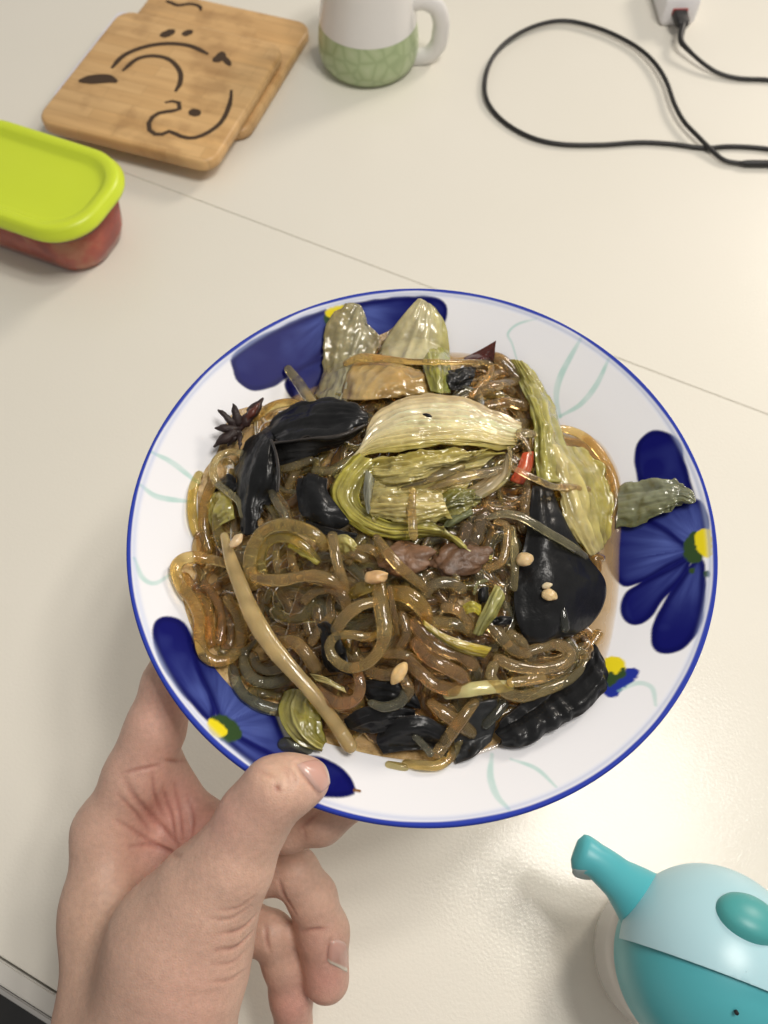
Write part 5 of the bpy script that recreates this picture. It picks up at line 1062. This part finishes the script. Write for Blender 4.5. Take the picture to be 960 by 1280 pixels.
for a_ in ([(570, 640), (585, 760), (620, 870)], [(625, 720), (668, 860), (690, 1000)], [(690, 700), (715, 850), (730, 1000)], [(760, 760), (790, 880), (780, 1000)], [(380, 900), (480, 960), (590, 1030), (700, 1095)], [(450, 1040), (560, 1030), (650, 1060), (720, 1090)], [(400, 640), (500, 620), (600, 600)], [(640, 570), (700, 580), (750, 570)], [(380, 760), (470, 850), (560, 960)]):
    crease('M', a_, .0006, .0009)
for a_ in ([(60, 870), (150, 850), (228, 775)], [(40, 945), (130, 930), (215, 850)], [(325, 620), (345, 690), (395, 770)], [(262, 830), (268, 900), (285, 950)], [(300, 700), (330, 740), (380, 790)], [(410, 390), (450, 360), (500, 320)], [(430, 860), (480, 850), (540, 845)]):
    crease('N', a_, .0006, .0010)
for a_ in ([(215, 118), (250, 130), (300, 152)], [(330, 110), (360, 140), (375, 190)], [(345, 100), (385, 135), (400, 190)], [(60, 760), (140, 750), (210, 700)], [(20, 1010), (110, 1000), (190, 930)], [(10, 1090), (100, 1080), (185, 1020)], [(0, 800), (100, 800), (200, 740)], [(420, 375), (440, 400), (445, 440)]):
    crease('N', a_, .0003, .0008)
crease('N', [(306, 190), (316, 203), (326, 214)], .0004, .0007)
crease('N', [(400, 88), (440, 142), (476, 190), (510, 236)], .0007, .0008); crease('N', [(558, 895), (548, 950), (545, 1005)], .0006, .0008)
q_ = skin_pt(260 + 316 / 3.657, 930 + 203 / 3.657)[0]
if q_ is not None:
    f = np.exp(-(np.linalg.norm(HV - np.array(q_), axis=1) / .0012) ** 2)[:, None] * .7; HC = HC * (1 - f) + np.array((.30, .10, .06)) * f
HC *= (1 + .08 * fbm(HV[:, 0] * 130 + HV[:, 2] * 60, HV[:, 1] * 130, 8)[:, None])
hm.vertices.foreach_set('co', HV.ravel())
at = hm.color_attributes.new('Col', 'FLOAT_COLOR', 'POINT'); c4 = np.ones((n, 4), np.float32); c4[:, :3] = HC; at.data.foreach_set('color', c4.ravel())
hm.polygons.foreach_set('use_smooth', [True] * len(hm.polygons))
M_skin, nt, b = new_mat('skin', (.5, .32, .22), .46, **{'Subsurface Weight': .22, 'Subsurface Radius': (.010, .0042, .0022), 'Subsurface Scale': .45, 'Specular IOR Level': .42})
col_attr(nt, b, (500, .07))
tc = nt.nodes.new('ShaderNodeTexCoord'); vo = nt.nodes.new('ShaderNodeTexVoronoi'); vo.feature = 'DISTANCE_TO_EDGE'; vo.inputs['Scale'].default_value = 950; nt.links.new(tc.outputs['Object'], vo.inputs['Vector'])
n1 = noise_node(nt, 260, 5, .6); mxx = nt.nodes.new('ShaderNodeMath'); mxx.operation = 'MULTIPLY_ADD'; mxx.inputs[1].default_value = .5
nt.links.new(vo.outputs['Distance'], mxx.inputs[0]); nt.links.new(n1.outputs['Fac'], mxx.inputs[2]); bump(nt, b, mxx.outputs[0], .55, .0005)
hm.materials.clear(); hm.materials.append(M_skin); hm.update()
person = bpy.data.objects.new('person', hm); COL.objects.link(person)
tag(person, 'bare left hand pinching the plate, thumb on its rim, two fingers curled below', 'person')
M_nail, nt, b = new_mat('nail', (.62, .38, .32), .25, **{'Subsurface Weight': .2, 'Subsurface Radius': (.006, .003, .002), 'Subsurface Scale': .5, 'Coat Weight': .25, 'Coat Roughness': .15})
col_attr(nt, b)
def nail(c, rows, tipside, lift=.0006):
    R = [catmull(cx(c, r_), 22) for r_ in rows]; m = 12
    G_ = np.stack([catmull(np.array([r_[i] for r_ in R]), m) for i in range(22)], 1)
    V = np.zeros((m, 22, 3)); ok = np.zeros((m, 22), bool); NN = np.zeros((m, 22, 3))
    for i in range(m):
        for j in range(22):
            h, nn = skin_pt(*G_[i, j])
            if h is not None and (h - EYE).length < .45: V[i, j] = h[:]; NN[i, j] = nn[:]; ok[i, j] = True
    if not ok.all():
        good = np.argwhere(ok)
        for i, j in np.argwhere(~ok):
            k = good[np.argmin(((good - (i, j)) ** 2).sum(1))]; V[i, j] = V[k[0], k[1]]; NN[i, j] = NN[k[0], k[1]]
    vv, uu = np.meshgrid(np.linspace(0, 1, m), np.linspace(0, 1, 22), indexing='ij')
    NN /= np.linalg.norm(NN, axis=2)[..., None] + 1e-9; nm = NN.mean((0, 1)); nm /= np.linalg.norm(nm)
    edge = np.minimum(np.minimum(uu, 1 - uu), np.minimum(vv, 1 - vv)); lf = np.where(edge < .02, -.0003, lift + .0006 * np.minimum(1, edge / .4))
    V = V + (NN * .5 + nm * .5) * lf[..., None]
    t = vv if tipside == 'v' else uu
    C = np.array((.58, .34, .28))[None, None] * np.ones((m, 22, 1)); f = np.clip((t - .80) / .06, 0, 1)[..., None]; C = C * (1 - f) + np.array((.68, .60, .50)) * f
    f = np.clip((.16 - t) / .12, 0, 1)[..., None] * .5; C = C * (1 - f) + np.array((.64, .47, .41)) * f
    F = [(i * 22 + j, i * 22 + j + 1, (i + 1) * 22 + j + 1, (i + 1) * 22 + j) for i in range(m - 1) for j in range(21)]
    return mesh('fingernail', V.reshape(-1, 3), F, M_nail, person, cols=C.reshape(-1, 3))
nail('N', [[(408, 92), (445, 140), (480, 185), (512, 228)], [(440, 78), (485, 120), (512, 165), (532, 215)], [(480, 72), (520, 105), (540, 150), (545, 200)], [(515, 82), (540, 108), (552, 140), (553, 180)]], 'v')
nail('N', [[(562, 900), (552, 950), (548, 1000)], [(590, 892), (585, 960), (588, 1020)], [(615, 900), (618, 970), (622, 1040)], [(632, 915), (640, 980), (640, 1045)]], 'u')
#@@END
